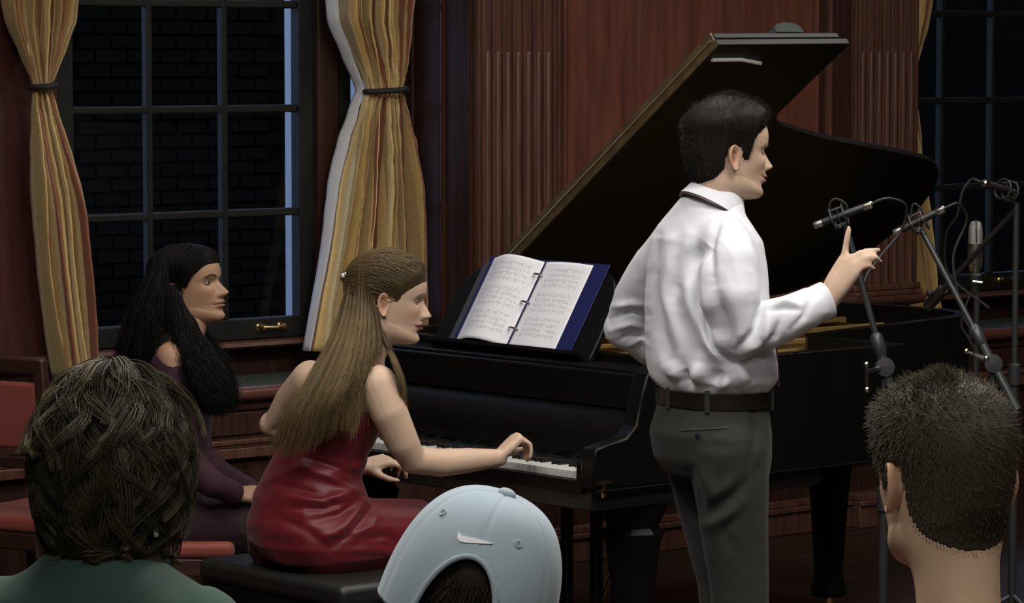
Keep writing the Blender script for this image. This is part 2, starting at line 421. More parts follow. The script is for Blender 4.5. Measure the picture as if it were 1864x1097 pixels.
def curtain(name, label, yc, edges, tie_y, folds, reps, lining, seed, ext_top=None, sag=0.0):
    rnd = random.Random(seed)
    ys = [e[0] for e in edges]
    pts = [(aty(l, y, yc), aty(r, y, yc)) for (y, l, r) in edges]
    zt = [p[0][2] for p in pts]; ul = [p[0][0] for p in pts]; ur = [p[1][0] for p in pts]
    # extend up to the rod
    zt = [2.95] + zt; ul = [ul[0] - (0.10 if ext_top is None else ext_top[0])] + ul; ur = [ur[0] + (0.02 if ext_top is None else ext_top[1])] + ur
    zl = np.array(zt)[::-1]; L = np.array(ul)[::-1]; R = np.array(ur)[::-1]
    ztie = aty(edges[0][1], tie_y, yc)[2]
    root = empty(name, ((ul[-1] + ur[-1]) / 2, yc, zl[0]), label, 'curtain', 'striped curtains at the windows')
    nz, ns = 90, 130
    zs = np.linspace(zl[0], 2.95, nz)
    s = np.linspace(0, 1, ns)
    ph = [rnd.uniform(0, 6.28) for _ in range(6)]
    V = np.zeros((nz, ns, 3)); UV = np.zeros((nz, ns, 2))
    wid = np.interp(zs, zl, R - L); w0 = wid.max()
    for i, z in enumerate(zs):
        l = np.interp(z, zl, L); r = np.interp(z, zl, R)
        dt = abs(z - ztie); pinch = math.exp(-(dt / 0.10) ** 2)
        amp = (0.016 + 0.044 * min(1, dt / 0.35)) * (1 - 0.3 * pinch)
        warp = s + 0.015 * np.sin(2 * math.pi * (1.7 * s) + ph[0] + z * 2.0) + 0.012 * np.sin(2 * math.pi * 3.1 * s + ph[1] - z * 1.3)
        fold = np.sin(2 * math.pi * folds * warp + ph[2] + 0.25 * math.sin(z * 5 + ph[5])) + 0.45 * np.sin(2 * math.pi * folds * 1.73 * warp + ph[3] + 0.6 * np.sin(z * 4)) + 0.35 * np.sin(2 * math.pi * folds * 0.45 * warp + ph[4])
        cr = 0.004 * np.sin(z * 60 + 5 * s + ph[1]) * np.sin(9 * s * 6.28 + z * 11) * (0.3 + 0.7 * math.exp(-(dt / 0.3) ** 2))
        V[i, :, 0] = l + (r - l) * s + 0.006 * np.cos(2 * math.pi * folds * warp + ph[2]) * (1 - pinch)
        V[i, :, 1] = yc - amp * fold - cr - 0.012 * pinch * np.sin(math.pi * s)
        V[i, :, 2] = z
        UV[i, :, 0] = warp * reps; UV[i, :, 1] = z
    Fc = [(i * ns + j, i * ns + j + 1, (i + 1) * ns + j + 1, (i + 1) * ns + j) for i in range(nz - 1) for j in range(ns - 1)]
    o = mesh_obj('drape', V.reshape(-1, 3), Fc, CURT, root, angle=180, uv=UV.reshape(-1, 2))
    sm = o.modifiers.new('thickness', 'SOLIDIFY'); sm.thickness = 0.003
    if lining:
        # the pale lining turned out along the leading edge
        k = 8; W = np.zeros((nz, k, 3))
        for i, z in enumerate(zs):
            pinch = math.exp(-((z - ztie) / 0.12) ** 2)
            for q in range(k):
                f = q / (k - 1)
                W[i, q] = V[i, 0] + np.array([-0.028 * f * (1 - 0.55 * pinch) * (0.25 + 0.75 * min(1, max(0, (z - 1.0) / 0.45))) + 0.004, 0.012 + 0.035 * f - 0.012 * math.sin(math.pi * f), 0])
        m2 = mesh_obj('lining', W.reshape(-1, 3), [(i * k + j, i * k + j + 1, (i + 1) * k + j + 1, (i + 1) * k + j) for i in range(nz - 1) for j in range(k - 1)], LINING, root, angle=180)
        sm = m2.modifiers.new('thickness', 'SOLIDIFY'); sm.thickness = 0.003
    # tieback
    l = np.interp(ztie, zl, L); r = np.interp(ztie, zl, R); c = (l + r) / 2; h = (r - l) / 2
    loop = [(c + (h + 0.006) * math.cos(t), yc - 0.005 + (0.052 if math.sin(t) < 0 else 0.045) * math.sin(t), ztie + 0.004 * math.cos(t)) for t in np.linspace(0, 2 * math.pi, 40)]
    m = MB(); m.tube(loop, 0.0105, 8, caps=False); m.build('tieback', TIE, root)
    return root
curtain('curtain', 'striped gold curtain tied back at the left edge of the picture', 0.20,
        [(35, 15, 127), (100, 40, 110), (150, 60, 93), (160, 61, 91), (200, 62, 98), (300, 66, 122), (400, 73, 141), (500, 82, 151), (600, 96, 158), (690, 112, 162)],
        157, 6, 4.4, False, 4, (0.12, 0.05))
curtain('curtain', 'striped gold curtain with pale lining tied back behind the pianist', 0.20,
        [(35, 620, 737), (100, 646, 739), (150, 664, 736), (164, 669, 733), (180, 663, 737), (250, 645, 748), (330, 626, 755), (450, 605, 762), (550, 583, 767), (640, 568, 772)],
        165, 7, 4.4, True, 11, (0.10, 0.0))
curtain('curtain', 'striped gold curtain partly hidden by the right-hand fluted pilaster', 0.20,
        [(35, 1575, 1679), (100, 1590, 1668), (140, 1600, 1662), (200, 1598, 1664), (290, 1590, 1671), (420, 1585, 1686), (480, 1590, 1694), (560, 1590, 1704), (610, 1590, 1706)],
        140, 6, 3.0, False, 7, (0.10, 0.06))

# ------------------------------------------------------------------ grand piano
PX = dict(front=-1.765, bass=-1.03, treb=-2.45)
pn = empty('grand_piano', (-0.6, -1.7, 0), 'black grand piano with raised lid and open music desk', 'piano')
RIM_B, RIM_T = 0.675, 0.995
def piano_outline(x_front, grow=0.0):
    key = [(-0.575, -2.10), (-0.535, -2.055), (-0.470, -2.030), (-0.26, -1.975), (0.03, -1.915), (0.25, -1.865), (0.37, -1.815), (0.46, -1.72), (0.505, -1.58), (0.505, -1.40), (0.46, -1.22), (0.36, -1.10), (0.22, -1.045), (0.05, -1.03)]
    crv = smooth_path(key, 60)
    pts = [(x_front, -1.03), (x_front, -2.45)]
    for t in np.linspace(-math.pi / 2, 0, 6): pts.append((-0.60 + 0.03 * math.cos(t), -2.42 + 0.03 * math.sin(t)))
    pts += [tuple(p) for p in crv] + [(-0.6, -1.03)]
    return np.array(pts)
def offset(pts, d):
    P = np.asarray(pts); n = len(P); out = []
    area = 0.5 * sum(P[i][0] * P[(i + 1) % n][1] - P[(i + 1) % n][0] * P[i][1] for i in range(n)); sg = 1 if area > 0 else -1
    for i in range(n):
        a = P[i] - P[i - 1]; b = P[(i + 1) % n] - P[i]
        a = a / (np.linalg.norm(a) + 1e-9); b = b / (np.linalg.norm(b) + 1e-9)
        na = np.array([-a[1], a[0]]) * sg; nb = np.array([-b[1], b[0]]) * sg
        nn = na + nb; nn /= (np.linalg.norm(nn) + 1e-9); c = max(nn @ na, 0.5)
        out.append(P[i] + nn * d / c)
    return np.array(out)
xa = -1.44                      # rim interior starts behind the pin block
OUT = piano_outline(xa)
INN = offset(OUT, 0.045)
def ring(name, outer, inner, z0, z1, mt, parent, bev=None):
    n = len(outer); V = []
    for z in (z0, z1):
        V += [(p[0], p[1], z) for p in outer]; V += [(p[0], p[1], z) for p in inner]
    Fc = []
    for i in range(n):
        j = (i + 1) % n
        Fc += [(i, j, 2 * n + j, 2 * n + i), (n + j, n + i, 3 * n + i, 3 * n + j), (2 * n + i, 2 * n + j, 3 * n + j, 3 * n + i), (j, i, n + i, n + j)]
    o = mesh_obj(name, V, Fc, mt, parent, angle=35)
    if bev: bevel(o, bev)
    return o
ring('rim', OUT, INN, RIM_B, RIM_T, BLACK, pn, 0.004)
def slab(name, pts, z0, z1, mt, parent, bev=None):
    m = MB(); m.prism([tuple(p) for p in pts], 2, z0, z1); return m.build(name, mt, parent, angle=35, bev=bev)
SOUND = mat('spruce_soundboard', (0.16, 0.085, 0.03), 0.4, var=0.2, scale=6, stretch=(1, 12, 1))
PLATE = mat('gold_iron_plate', (0.30, 0.19, 0.06), 0.45, metal=0.3, var=0.15, scale=20)
slab('soundboard', offset(OUT, 0.04), RIM_B + 0.02, RIM_B + 0.10, SOUND, pn)
# iron plate: border ring, pin block and struts
ring('plate', offset(OUT, 0.046), offset(OUT, 0.16), 0.905, 0.925, PLATE, pn, 0.003)
pl = obox('plate_web', (xa + 0.05, xa + 0.26, -2.40, -1.08, 0.915, 0.935), PLATE, pn, bev=0.004)
for k, yy in enumerate((-1.30, -1.55, -1.80, -2.05, -2.25)):
    m = MB(); m.prism([(xa + 0.2, yy - 0.012), (xa + 0.2, yy + 0.012), (min(0.4, 0.30 + (k == 0) * 0.1) if k < 3 else -0.45 - 0.12 * (k - 3), yy + 0.05), (min(0.4, 0.30) if k < 3 else -0.45 - 0.12 * (k - 3), yy + 0.03)], 2, 0.93, 0.955)
    m.build('plate_strut', PLATE, pn, bev=0.003)
mp_ = MB()
for k in range(60):
    yy = -1.12 - 1.26 * k / 59
    mp_.lathe([(0.004, 0), (0.004, 0.03)], (xa + 0.13 + 0.03 * (k % 3), yy, 0.935), n=6)
tag(mp_.build('tuning_pins', CHROME, pn), kind='stuff')
ms_ = MB()
for k in range(90):
    yy = -1.12 - 1.26 * k / 89; xe = np.interp(yy, [-2.38, -2.1, -2.0, -1.9, -1.8, -1.1], [-0.7, -0.7, -0.45, -0.05, 0.3, 0.35])
    ms_.tube([(xa + 0.16, yy, 0.945), (xe, yy + 0.02, 0.94)], 0.0011, 3, caps=False)
tag(ms_.build('strings', BRASS, pn), kind='stuff')
# arms, keybed, key slip, cheek blocks, fallboard, stretcher
for nm, y0, y1 in (('bass_arm', -1.085, -1.03), ('treble_arm', -2.45, -2.395)):
    m = MB(); m.prism([(xa + 0.02, RIM_B), (xa + 0.02, RIM_T), (-1.545, RIM_T), (-1.585, 0.97), (-1.61, 0.90), (-1.625, 0.835), (-1.66, 0.805), (-1.72, 0.795), (-1.765, 0.785), (-1.775, 0.765), (-1.775, RIM_B)], 1, y0, y1)
    m.build('case_arm', BLACK, pn, angle=30, bev=0.005)
obox('keybed', (-1.76, -0.9, -2.42, -1.06, 0.615, 0.675), SATIN, pn, bev=0.004)
obox('key_slip', (-1.772, -1.756, -2.395, -1.085, 0.66, 0.695), BLACK, pn, bev=0.003)
for y0, y1 in ((-2.395, -2.3605), (-1.1345, -1.085)):
    obox('cheek_block', (-1.762, -1.60, y0, y1, 0.675, 0.745), BLACK, pn, bev=0.006)
m = MB(); m.prism([(-1.605, 0.70), (-1.618, 0.74), (-1.610, 0.80), (-1.585, 0.845), (-1.55, 0.865), (-1.53, 0.86), (-1.53, 0.70)], 1, -2.395, -1.085)
m.build('fallboard', BLACK, pn, angle=40)
obox('stretcher', (-1.56, -1.515, -2.395, -1.085, 0.865, 0.962), BLACK, pn, bev=0.006)
obox('desk_shelf', (-1.545, -1.42, -2.395, -1.085, 0.955, 0.972), BLACK, pn, bev=0.005)
# keys
IVORY = mat('white_key', (0.62, 0.63, 0.60), 0.3); EBONY = mat('black_key', (0.010, 0.010, 0.010), 0.3)
k0 = -1.1350; pit = 1.225 / 52
order = 'ABCDEFG'
wk = None; bk = None
for i in range(52):
    yl = k0 - pit * i
    if wk is None: wk = obox('white_key', (-1.752, -1.60, yl - pit + 0.0006, yl - 0.0006, 0.695, 0.716), IVORY, pn, bev=0.0012)
    else: instance(wk, 'white_key', pn, (0, -pit * i, 0))
    if order[i % 7] in 'ACDFG' and i < 51:
        yb = yl - pit
        if bk is None:
            m = MB(); m.prism([(-1.702, 0.710), (-1.697, 0.727), (-1.60, 0.728), (-1.60, 0.710)], 1, yb - 0.0055, yb + 0.0055); bk = m.build('black_key', EBONY, pn, bev=0.001); b0 = yb
        else: instance(bk, 'black_key', pn, (0, yb - b0, 0))
# lid: hinged along the bass side, opened 36 degrees, front flap folded back on top
LA = math.radians(36.0); HY, HZ = -1.035, 1.005
def lidpt(x, t, h):   # h: offset along the outer (upper) normal
    return (x, HY - t * math.cos(LA) + h * math.sin(LA), HZ + t * math.sin(LA) + h * math.cos(LA))
def lid_outline():
    key = [(-0.577, 1.085), (-0.545, 1.040), (-0.483, 1.012), (-0.26, 0.945), (0.03, 0.882), (0.25, 0.830), (0.37, 0.785), (0.465, 0.69), (0.52, 0.52), (0.52, 0.36), (0.47, 0.18), (0.36, 0.06), (0.20, 0.012), (0.05, 0.0)]
    return [(-1.085, 0.0), (-1.085, 1.425), (-0.565, 1.433)] + [tuple(p) for p in smooth_path(key, 56)] + [(-0.5, 0.0)]
def lid_slab(name, pts, h0, h1, mt, parent, bev=None):
    n = len(pts); V = [lidpt(x, t, h) for h in (h0, h1) for (x, t) in pts]
    Fc = [tuple(range(n)), tuple(range(2 * n - 1, n - 1, -1))] + [(i, n + i, n + (i + 1) % n, (i + 1) % n) for i in range(n)]
    o = mesh_obj(name, V, Fc, mt, parent, angle=35)
    if bev: bevel(o, bev)
    return o
LIDM = mat('lid_lacquer', (0.006, 0.006, 0.0055), 0.42, spec=0.28)
lid = lid_slab('lid', lid_outline(), 0.0, 0.022, LIDM, pn, 0.003)
fl = lid_slab('lid_flap', [(-1.080, 0.02), (-1.080, 1.424), (-0.590, 1.430), (-0.590, 0.02)], 0.0245, 0.044, LIDM, pn, 0.003)
EDGE = mat('worn_lid_edge', (0.090, 0.062, 0.030), 0.45, var=0.3, scale=30)
V = []; m = MB()
pts = [lidpt(-1.0875, t, h) for (t, h) in ((0.02, -0.001), (1.42, -0.001), (1.42, 0.046), (0.02, 0.046))] + [lidpt(-1.080, t, h) for (t, h) in ((0.02, -0.001), (1.42, -0.001), (1.42, 0.046), (0.02, 0.046))]
m.add(pts, [(0, 1, 2, 3), (7, 6, 5, 4), (0, 4, 5, 1), (1, 5, 6, 2), (2, 6, 7, 3), (3, 7, 4, 0)]); m.build('lid_edge_band', EDGE, lid, smooth=False)
m = MB(); m.tube([lidpt(-1.0895, 0.03, 0.0235), lidpt(-1.0895, 1.41, 0.0235)], 0.0028, 8); m.build('hinge', BRASS, lid)
m = MB()
for t0, t1 in ((1.34, 1.43),):
    n = 12; prof = [(-0.78 + 0.055 * math.cos(a), 0.044 + 0.034 * math.sin(a) ** 0.6 if math.sin(a) > 0 else 0.044) for a in np.linspace(0, math.pi, n)]
    V = [lidpt(x, t, h) for t in (t0, t1) for (x, h) in prof]
    m.add(V, [tuple(range(n)), tuple(range(2 * n - 1, n - 1, -1))] + [(i, n + i, n + (i + 1) % n, (i + 1) % n) for i in range(n)])
m.build('lid_bumper', mat('dark_green_felt', (0.03, 0.04, 0.035), 0.8), lid, angle=30)
m = MB(); m.tube([lidpt(-1.06, 1.36, -0.004), lidpt(-0.95, 1.363, -0.005), lidpt(-0.86, 1.345, -0.005)], 0.006, 8); m.build('lid_highlight_streak', mat('pale_lid_highlight', (0.55, 0.55, 0.52), 0.3), lid)  # pale bar standing in for a bright reflection on the lid underside
m = MB(); m.tube([(-1.16, -2.39, 0.97), (-0.86, HY - 1.12 * math.cos(LA), HZ + 1.12 * math.sin(LA))], [0.012, 0.011], 10)
m.build('prop_stick', SATIN, pn)
# music desk
DT = math.radians(32); DX, DZ = -1.487, 0.974
def dpt(a, h, n=0.0):   # a: along y, h: up the desk, n: towards the pianist
    return (DX + h * math.sin(DT) - n * math.cos(DT), a, DZ + h * math.cos(DT) + n * math.sin(DT))
prof = smooth_path([(-1.40, 0.0), (-1.40, 0.10), (-1.415, 0.20), (-1.46, 0.265), (-1.55, 0.285), (-1.75, 0.295), (-1.95, 0.285), (-2.04, 0.265), (-2.085, 0.20), (-2.10, 0.10), (-2.10, 0.0)], 40)
n = len(prof); V = [dpt(a, h, q) for q in (-0.018, 0.0) for (a, h) in prof]
md = mesh_obj('music_desk', V, [tuple(range(n)), tuple(range(2 * n - 1, n - 1, -1))] + [(i, n + i, n + (i + 1) % n, (i + 1) % n) for i in range(n)], BLACK, pn, angle=35)
bevel(md, 0.004)
m = MB(); P8 = [dpt(a, h, q) for a in (-1.42, -2.08) for h, q in ((0.0, 0.0), (0.0, 0.038), (0.010, 0.040), (0.012, 0.0))]
m.add(P8, [(0, 1, 2, 3), (7, 6, 5, 4), (0, 4, 5, 1), (1, 5, 6, 2), (2, 6, 7, 3), (3, 7, 4, 0)]); m.build('desk_lip', BLACK, md, smooth=False)
# legs, lyre
def piano_leg(x, y):
    lg = MB(); lg.lathe([(0.055, 0.075), (0.060, 0.09), (0.050, 0.12), (0.046, 0.16), (0.062, 0.40), (0.075, 0.50), (0.085, 0.53), (0.070, 0.545), (0.075, 0.56), (0.095, 0.60), (0.095, 0.675)], (x, y, 0), n=8)
    o = lg.build('leg', BLACK, pn, angle=30)
    c = MB(); c.lathe([(0.024, -0.014), (0.028, -0.008), (0.028, 0.008), (0.024, 0.014)], (x, y, 0.028), (0, 1, 0), 16); c.lathe([(0.02, 0.04), (0.03, 0.05), (0.03, 0.078)], (x, y, 0), n=12)
    c.build('caster', BRASS, o)
piano_leg(-1.52, -2.32); piano_leg(-1.52, -1.16); piano_leg(0.12, -1.45)
ly = obox('lyre_post', (-1.22, -1.19, -1.83, -1.80, 0.12, 0.62), SATIN, pn, bev=0.006)
obox('lyre_post', (-1.22, -1.19, -1.70, -1.67, 0.12, 0.62), SATIN, pn, bev=0.006)
lb = obox('lyre_box', (-1.28, -1.14, -1.88, -1.62, 0.07, 0.13), SATIN, pn, bev=0.006)
m = MB(); m.tube([(-1.18, -1.75, 0.13), (-0.92, -1.75, 0.62)], 0.008, 8); m.build('lyre_brace', BRASS, pn)
for yy in (-1.82, -1.75, -1.68):
    m = MB(); m.prism([(-1.42, yy - 0.022), (-1.43, yy), (-1.42, yy + 0.022), (-1.36, yy + 0.014), (-1.27, yy + 0.010), (-1.27, yy - 0.010), (-1.36, yy - 0.014)], 2, 0.055, 0.068); m.build('pedal', BRASS, lb, bev=0.003)
m = MB(); m.tube([(-1.772, -2.456, 0.672), (-0.70, -2.456, 0.672)], 0.004, 6); m.build('case_bead', BLACK, pn)
m = MB(); m.box(-1.768, -1.72, -2.4565, -2.449, 0.690, 0.697); m.box(-1.748, -1.740, -2.4565, -2.449, 0.655, 0.690); m.build('case_latch', BRASS, pn)

# ------------------------------------------------------------------ ring binder with music on the desk
BLUE = mat('navy_binder_cover', (0.012, 0.016, 0.085), 0.3)
PAGE = None
def page_mat():
    m = bpy.data.materials.new('sheet_music_page'); m.use_nodes = True; nt = m.node_tree; b = nt.nodes['Principled BSDF']
    uv = nt.nodes.new('ShaderNodeUVMap'); sp = nt.nodes.new('ShaderNodeSeparateXYZ'); nt.links.new(uv.outputs[0], sp.inputs[0])
    def M(op, a, bb=None, c=None):
        n = nt.nodes.new('ShaderNodeMath'); n.operation = op
        for k, q in enumerate((a, bb, c)):
            if q is None: continue
            if isinstance(q, (int, float)): n.inputs[k].default_value = q
            else: nt.links.new(q, n.inputs[k])
        return n.outputs[0]
    u, v = sp.outputs[0], sp.outputs[1]
    # systems of staves: 3 systems x 4 staves, each 5 lines
    inx = M('MULTIPLY', M('GREATER_THAN', u, 0.13), M('LESS_THAN', u, 0.87))
    sysv = M('MULTIPLY', M('SUBTRACT', v, 0.075), 1.0 / 0.29)
    fs = M('FRACT', sysv); insys = M('MULTIPLY', M('GREATER_THAN', sysv, 0.0), M('LESS_THAN', sysv, 3.0))
    st = M('MULTIPLY', fs, 4.75); f4 = M('FRACT', st); inst = M('LESS_THAN', st, 4.0)
    lines = M('LESS_THAN', M('FRACT', M('MULTIPLY', f4, 9.0)), 0.22)
    instaff = M('LESS_THAN', f4, 0.53)
    staff = M('MULTIPLY', M('MULTIPLY', lines, instaff), M('MULTIPLY', inst, M('MULTIPLY', inx, insys)))
    # notes: stems and heads, hashed per column and stave
    colu = M('FLOOR', M('MULTIPLY', u, 46.0)); row = M('ADD', M('FLOOR', st), M('MULTIPLY', M('FLOOR', sysv), 7.0))
    cmb = nt.nodes.new('ShaderNodeCombineXYZ'); nt.links.new(colu, cmb.inputs[0]); nt.links.new(row, cmb.inputs[1])
    wn = nt.nodes.new('ShaderNodeTexWhiteNoise'); nt.links.new(cmb.outputs[0], wn.inputs[0])
    sw = nt.nodes.new('ShaderNodeSeparateColor'); nt.links.new(wn.outputs['Color'], sw.inputs[0])
    fu = M('FRACT', M('MULTIPLY', u, 46.0))
    cy = M('MULTIPLY_ADD', sw.outputs[0], 0.5, 0.05); dh = M('ABSOLUTE', M('SUBTRACT', f4, cy))
    head = M('MULTIPLY', M('LESS_THAN', dh, 0.09), M('LESS_THAN', fu, 0.62))
    stem = M('MULTIPLY', M('LESS_THAN', dh, 0.30), M('MULTIPLY', M('GREATER_THAN', fu, 0.42), M('LESS_THAN', fu, 0.64)))
    present = M('LESS_THAN', sw.outputs[1], 0.72)
    beam = M('MULTIPLY', M('LESS_THAN', M('ABSOLUTE', M('SUBTRACT', f4, 0.62)), 0.05), M('GREATER_THAN', sw.outputs[2], 0.55))
    note = M('MULTIPLY', M('MAXIMUM', M('MULTIPLY', M('MAXIMUM', head, stem), present), beam), M('MULTIPLY', M('MULTIPLY', inx, insys), inst))
    bar = M('MULTIPLY', M('LESS_THAN', M('FRACT', M('MULTIPLY', u, 5.4)), 0.03), M('MULTIPLY', M('MULTIPLY', inx, insys), inst))
    ink = M('MINIMUM', M('ADD', M('MULTIPLY', staff, 0.22), M('ADD', M('MULTIPLY', note, 0.36), M('MULTIPLY', bar, 0.25))), 0.6)
    mx = nt.nodes.new('ShaderNodeMix'); mx.data_type = 'RGBA'; mx.inputs[6].default_value = (0.80, 0.80, 0.84, 1); mx.inputs[7].default_value = (0.03, 0.03, 0.035, 1)
    nt.links.new(ink, mx.inputs[0]); nt.links.new(mx.outputs[2], b.inputs['Base Color']); b.inputs['Roughness'].default_value = 0.6
    return m
PAGE = page_mat()
bn = empty('ring_binder', dpt(-1.75, 0.012, 0.01), 'open navy ring binder of sheet music on the piano desk', 'binder')
def dbox(name, a0, a1, h0, h1, n0, n1, mt, parent, bev=None):
    P = [dpt(a, h, q) for a in (a0, a1) for h in (h0, h1) for q in (n0, n1)]
    m = MB(); m.add(P, [(0, 1, 3, 2), (4, 6, 7, 5), (0, 4, 5, 1), (2, 3, 7, 6), (0, 2, 6, 4), (1, 5, 7, 3)]); o = m.build(name, mt, parent)
    if bev: bevel(o, bev)
    return o
B0, B1 = 0.013, 0.300
dbox('cover', -1.492, -1.735, B0, B1, 0.002, 0.005, BLUE, bn, 0.001)
dbox('cover', -1.757, -2.015, B0, B1, 0.002, 0.005, BLUE, bn, 0.001)
dbox('spine', -1.735, -1.757, B0, B1, 0.002, 0.005, BLUE, bn, 0.001)
def pagesheet(a0, a1, curl, name):
    nu, nv = 24, 30; V = []; UV = []
    for j in range(nv):
        for i in range(nu):
            f = i / (nu - 1); g = j / (nv - 1)
            hh = B0 + 0.004 + (B1 - B0 - 0.012) * g
            lift = 0.008 + curl * math.sin(math.pi * min(1, f * 1.0)) ** 1.2 + 0.004 * math.sin(math.pi * f)
            V.append(dpt(a0 + (a1 - a0) * f, hh, lift)); UV.append((f, 1 - g))
    o = mesh_obj(name, V, [(j * nu + i, j * nu + i + 1, (j + 1) * nu + i + 1, (j + 1) * nu + i) for j in range(nv - 1) for i in range(nu - 1)], PAGE, bn, angle=180, uv=UV)
    s_ = o.modifiers.new('thickness', 'SOLIDIFY'); s_.thickness = 0.0006
pagesheet(-1.515, -1.742, 0.030, 'page'); pagesheet(-1.750, -1.952, 0.004, 'page')
for g in (0.07, 0.155, 0.245):
    m = MB(); m.tube([dpt(-1.727, g, 0.010), dpt(-1.733, g, 0.020), dpt(-1.746, g, 0.024), dpt(-1.759, g, 0.020), dpt(-1.765, g, 0.010)], 0.0032, 8); m.build('ring', CHROME, bn)
dbox('ring_strip', -1.740, -1.752, B0 + 0.01, B1 - 0.01, 0.005, 0.008, BLUE, bn)
SLV = mat('clear_sleeve', (0.05, 0.055, 0.07), 0.1, spec=0.8)
dbox('clear_sleeve', -1.480, -1.500, B0 - 0.002, B1 - 0.02, 0.006, 0.0075, SLV, bn)
# ------------------------------------------------------------------ people: tools
Zup = np.array([0.0, 0, 1])
def hdir(deg): return RT * math.cos(math.radians(deg)) + FW * math.sin(math.radians(deg))   # 0 = picture right, 90 = away
def unit(v): v = np.asarray(v, float); return v / np.linalg.norm(v)
def _hash(i, j, k, s):
    h = (i * 374761393 + j * 668265263 + k * 2147483647 + s * 974634777) & 0xFFFFFFFF
    h = ((h ^ (h >> 13)) * 1274126177) & 0xFFFFFFFF
    return ((h ^ (h >> 16)) & 0xFFFF) / 65535.0
def vnoise(P, s=0):
    P = np.asarray(P, float); I = np.floor(P).astype(np.int64); f = P - I; f = f * f * (3 - 2 * f); r = 0
    for a in (0, 1):
        for b in (0, 1):
            for c in (0, 1):
                wgt = (f[:, 0] if a else 1 - f[:, 0]) * (f[:, 1] if b else 1 - f[:, 1]) * (f[:, 2] if c else 1 - f[:, 2])
                r = r + wgt * _hash(I[:, 0] + a, I[:, 1] + b, I[:, 2] + c, s)
    return r
def fbm(P, s=0, o=3):
    r = 0; a = 0.5
    for k in range(o): r = r + a * vnoise(np.asarray(P) * 2 ** k, s + k); a *= 0.5
    return r
def ridged(P, s=0): return 1 - np.abs(2 * vnoise(P, s) - 1)
def proj(P):
    v = np.asarray(P) - CAM; d = v @ F3
    return CXP + F_PX * (v @ RT) / d, CYP - F_PX * (v @ U3) / d
def fuse(mb, voxel=0.005, it=4, fac=0.5):
    V, Fc = mb.data()
    me = bpy.data.meshes.new('tmp'); me.from_pydata(V.tolist(), [], Fc)
    o = bpy.data.objects.new('tmp', me); COL.objects.link(o)
    r = o.modifiers.new('r', 'REMESH'); r.mode = 'VOXEL'; r.voxel_size = voxel
    s = o.modifiers.new('s', 'SMOOTH'); s.factor = fac; s.iterations = it
    bpy.context.view_layer.update()
    e = o.evaluated_get(bpy.context.evaluated_depsgraph_get()); em = e.to_mesh()
    n = len(em.vertices); co = np.zeros(n * 3, np.float32); em.vertices.foreach_get('co', co)
    nf = len(em.polygons); ls = np.zeros(len(em.loops), np.int32); em.loops.foreach_get('vertex_index', ls)
    tot = np.zeros(nf, np.int32); em.polygons.foreach_get('loop_total', tot)
    st = np.zeros(nf, np.int32); em.polygons.foreach_get('loop_start', st)
    out = [tuple(ls[a:a + b].tolist()) for a, b in zip(st, tot)]
    e.to_mesh_clear(); bpy.data.objects.remove(o); bpy.data.meshes.remove(me)
    return co.reshape(-1, 3).astype(float), out
def normals(V, Fc):
    q = np.array([f if len(f) == 4 else (f[0], f[1], f[2], f[2]) for f in Fc])
    n = np.cross(V[q[:, 2]] - V[q[:, 0]], V[q[:, 3]] - V[q[:, 1]])
    N = np.zeros_like(V)
    for k in range(4): np.add.at(N, q[:, k], n)
    return N / (np.linalg.norm(N, axis=1, keepdims=True) + 1e-12)
def chain(mb, pts, rad, n=14):
    pts = [np.asarray(p, float) for p in pts]
    mb.tube(pts, rad, n)
    for p, r in zip(pts, rad): mb.ball(p, r * 0.995, n)
def loft(mb, secs, lat, fwd, n=36, e=0.85):
    # secs: (center, half width, front depth, back depth) ; optional own axes
    V = []
    for sct in secs:
        c, a, bf, bb = sct[:4]
        for k in range(n):
            t = 2 * math.pi * k / n; cs, sn = math.cos(t), math.sin(t)
            V.append(np.asarray(c) + lat * a * np.sign(cs) * abs(cs) ** e + fwd * (bf if sn > 0 else bb) * np.sign(sn) * abs(sn) ** e)
    m = len(secs); Fc = [tuple(range(n - 1, -1, -1)), tuple(range((m - 1) * n, m * n))]
    for i in range(m - 1):
        for k in range(n): Fc.append((i * n + k, i * n + (k + 1) % n, (i + 1) * n + (k + 1) % n, (i + 1) * n + k))
    mb.add(V, Fc)
def folds(V, N, lines, sharp=1.0):
    # each line: ([(px,py)...], width_px, amplitude) ridge or valley laid on the side that faces the hall
    px, py = proj(V); Q = np.stack([px, py], 1); face = np.clip(-(N @ F3) * 2.0 + 0.25, 0, 1); d = np.zeros(len(V))
    for pts, wd, amp in lines:
        best = np.full(len(V), 1e9); tt = np.zeros(len(V)); P = np.asarray(pts, float); m = len(P) - 1
        for i in range(m):
            a, b = P[i], P[i + 1]; ab = b - a; t = np.clip(((Q - a) @ ab) / (ab @ ab), 0, 1)
            ds = np.linalg.norm(Q - a - t[:, None] * ab, axis=1); k = ds < best
            best[k] = ds[k]; tt[k] = (i + t[k]) / m
        d += amp * np.exp(-(best / wd) ** 2) * (0.25 + 0.75 * np.sin(math.pi * np.clip(tt, 0.03, 0.97))) * face
    return d

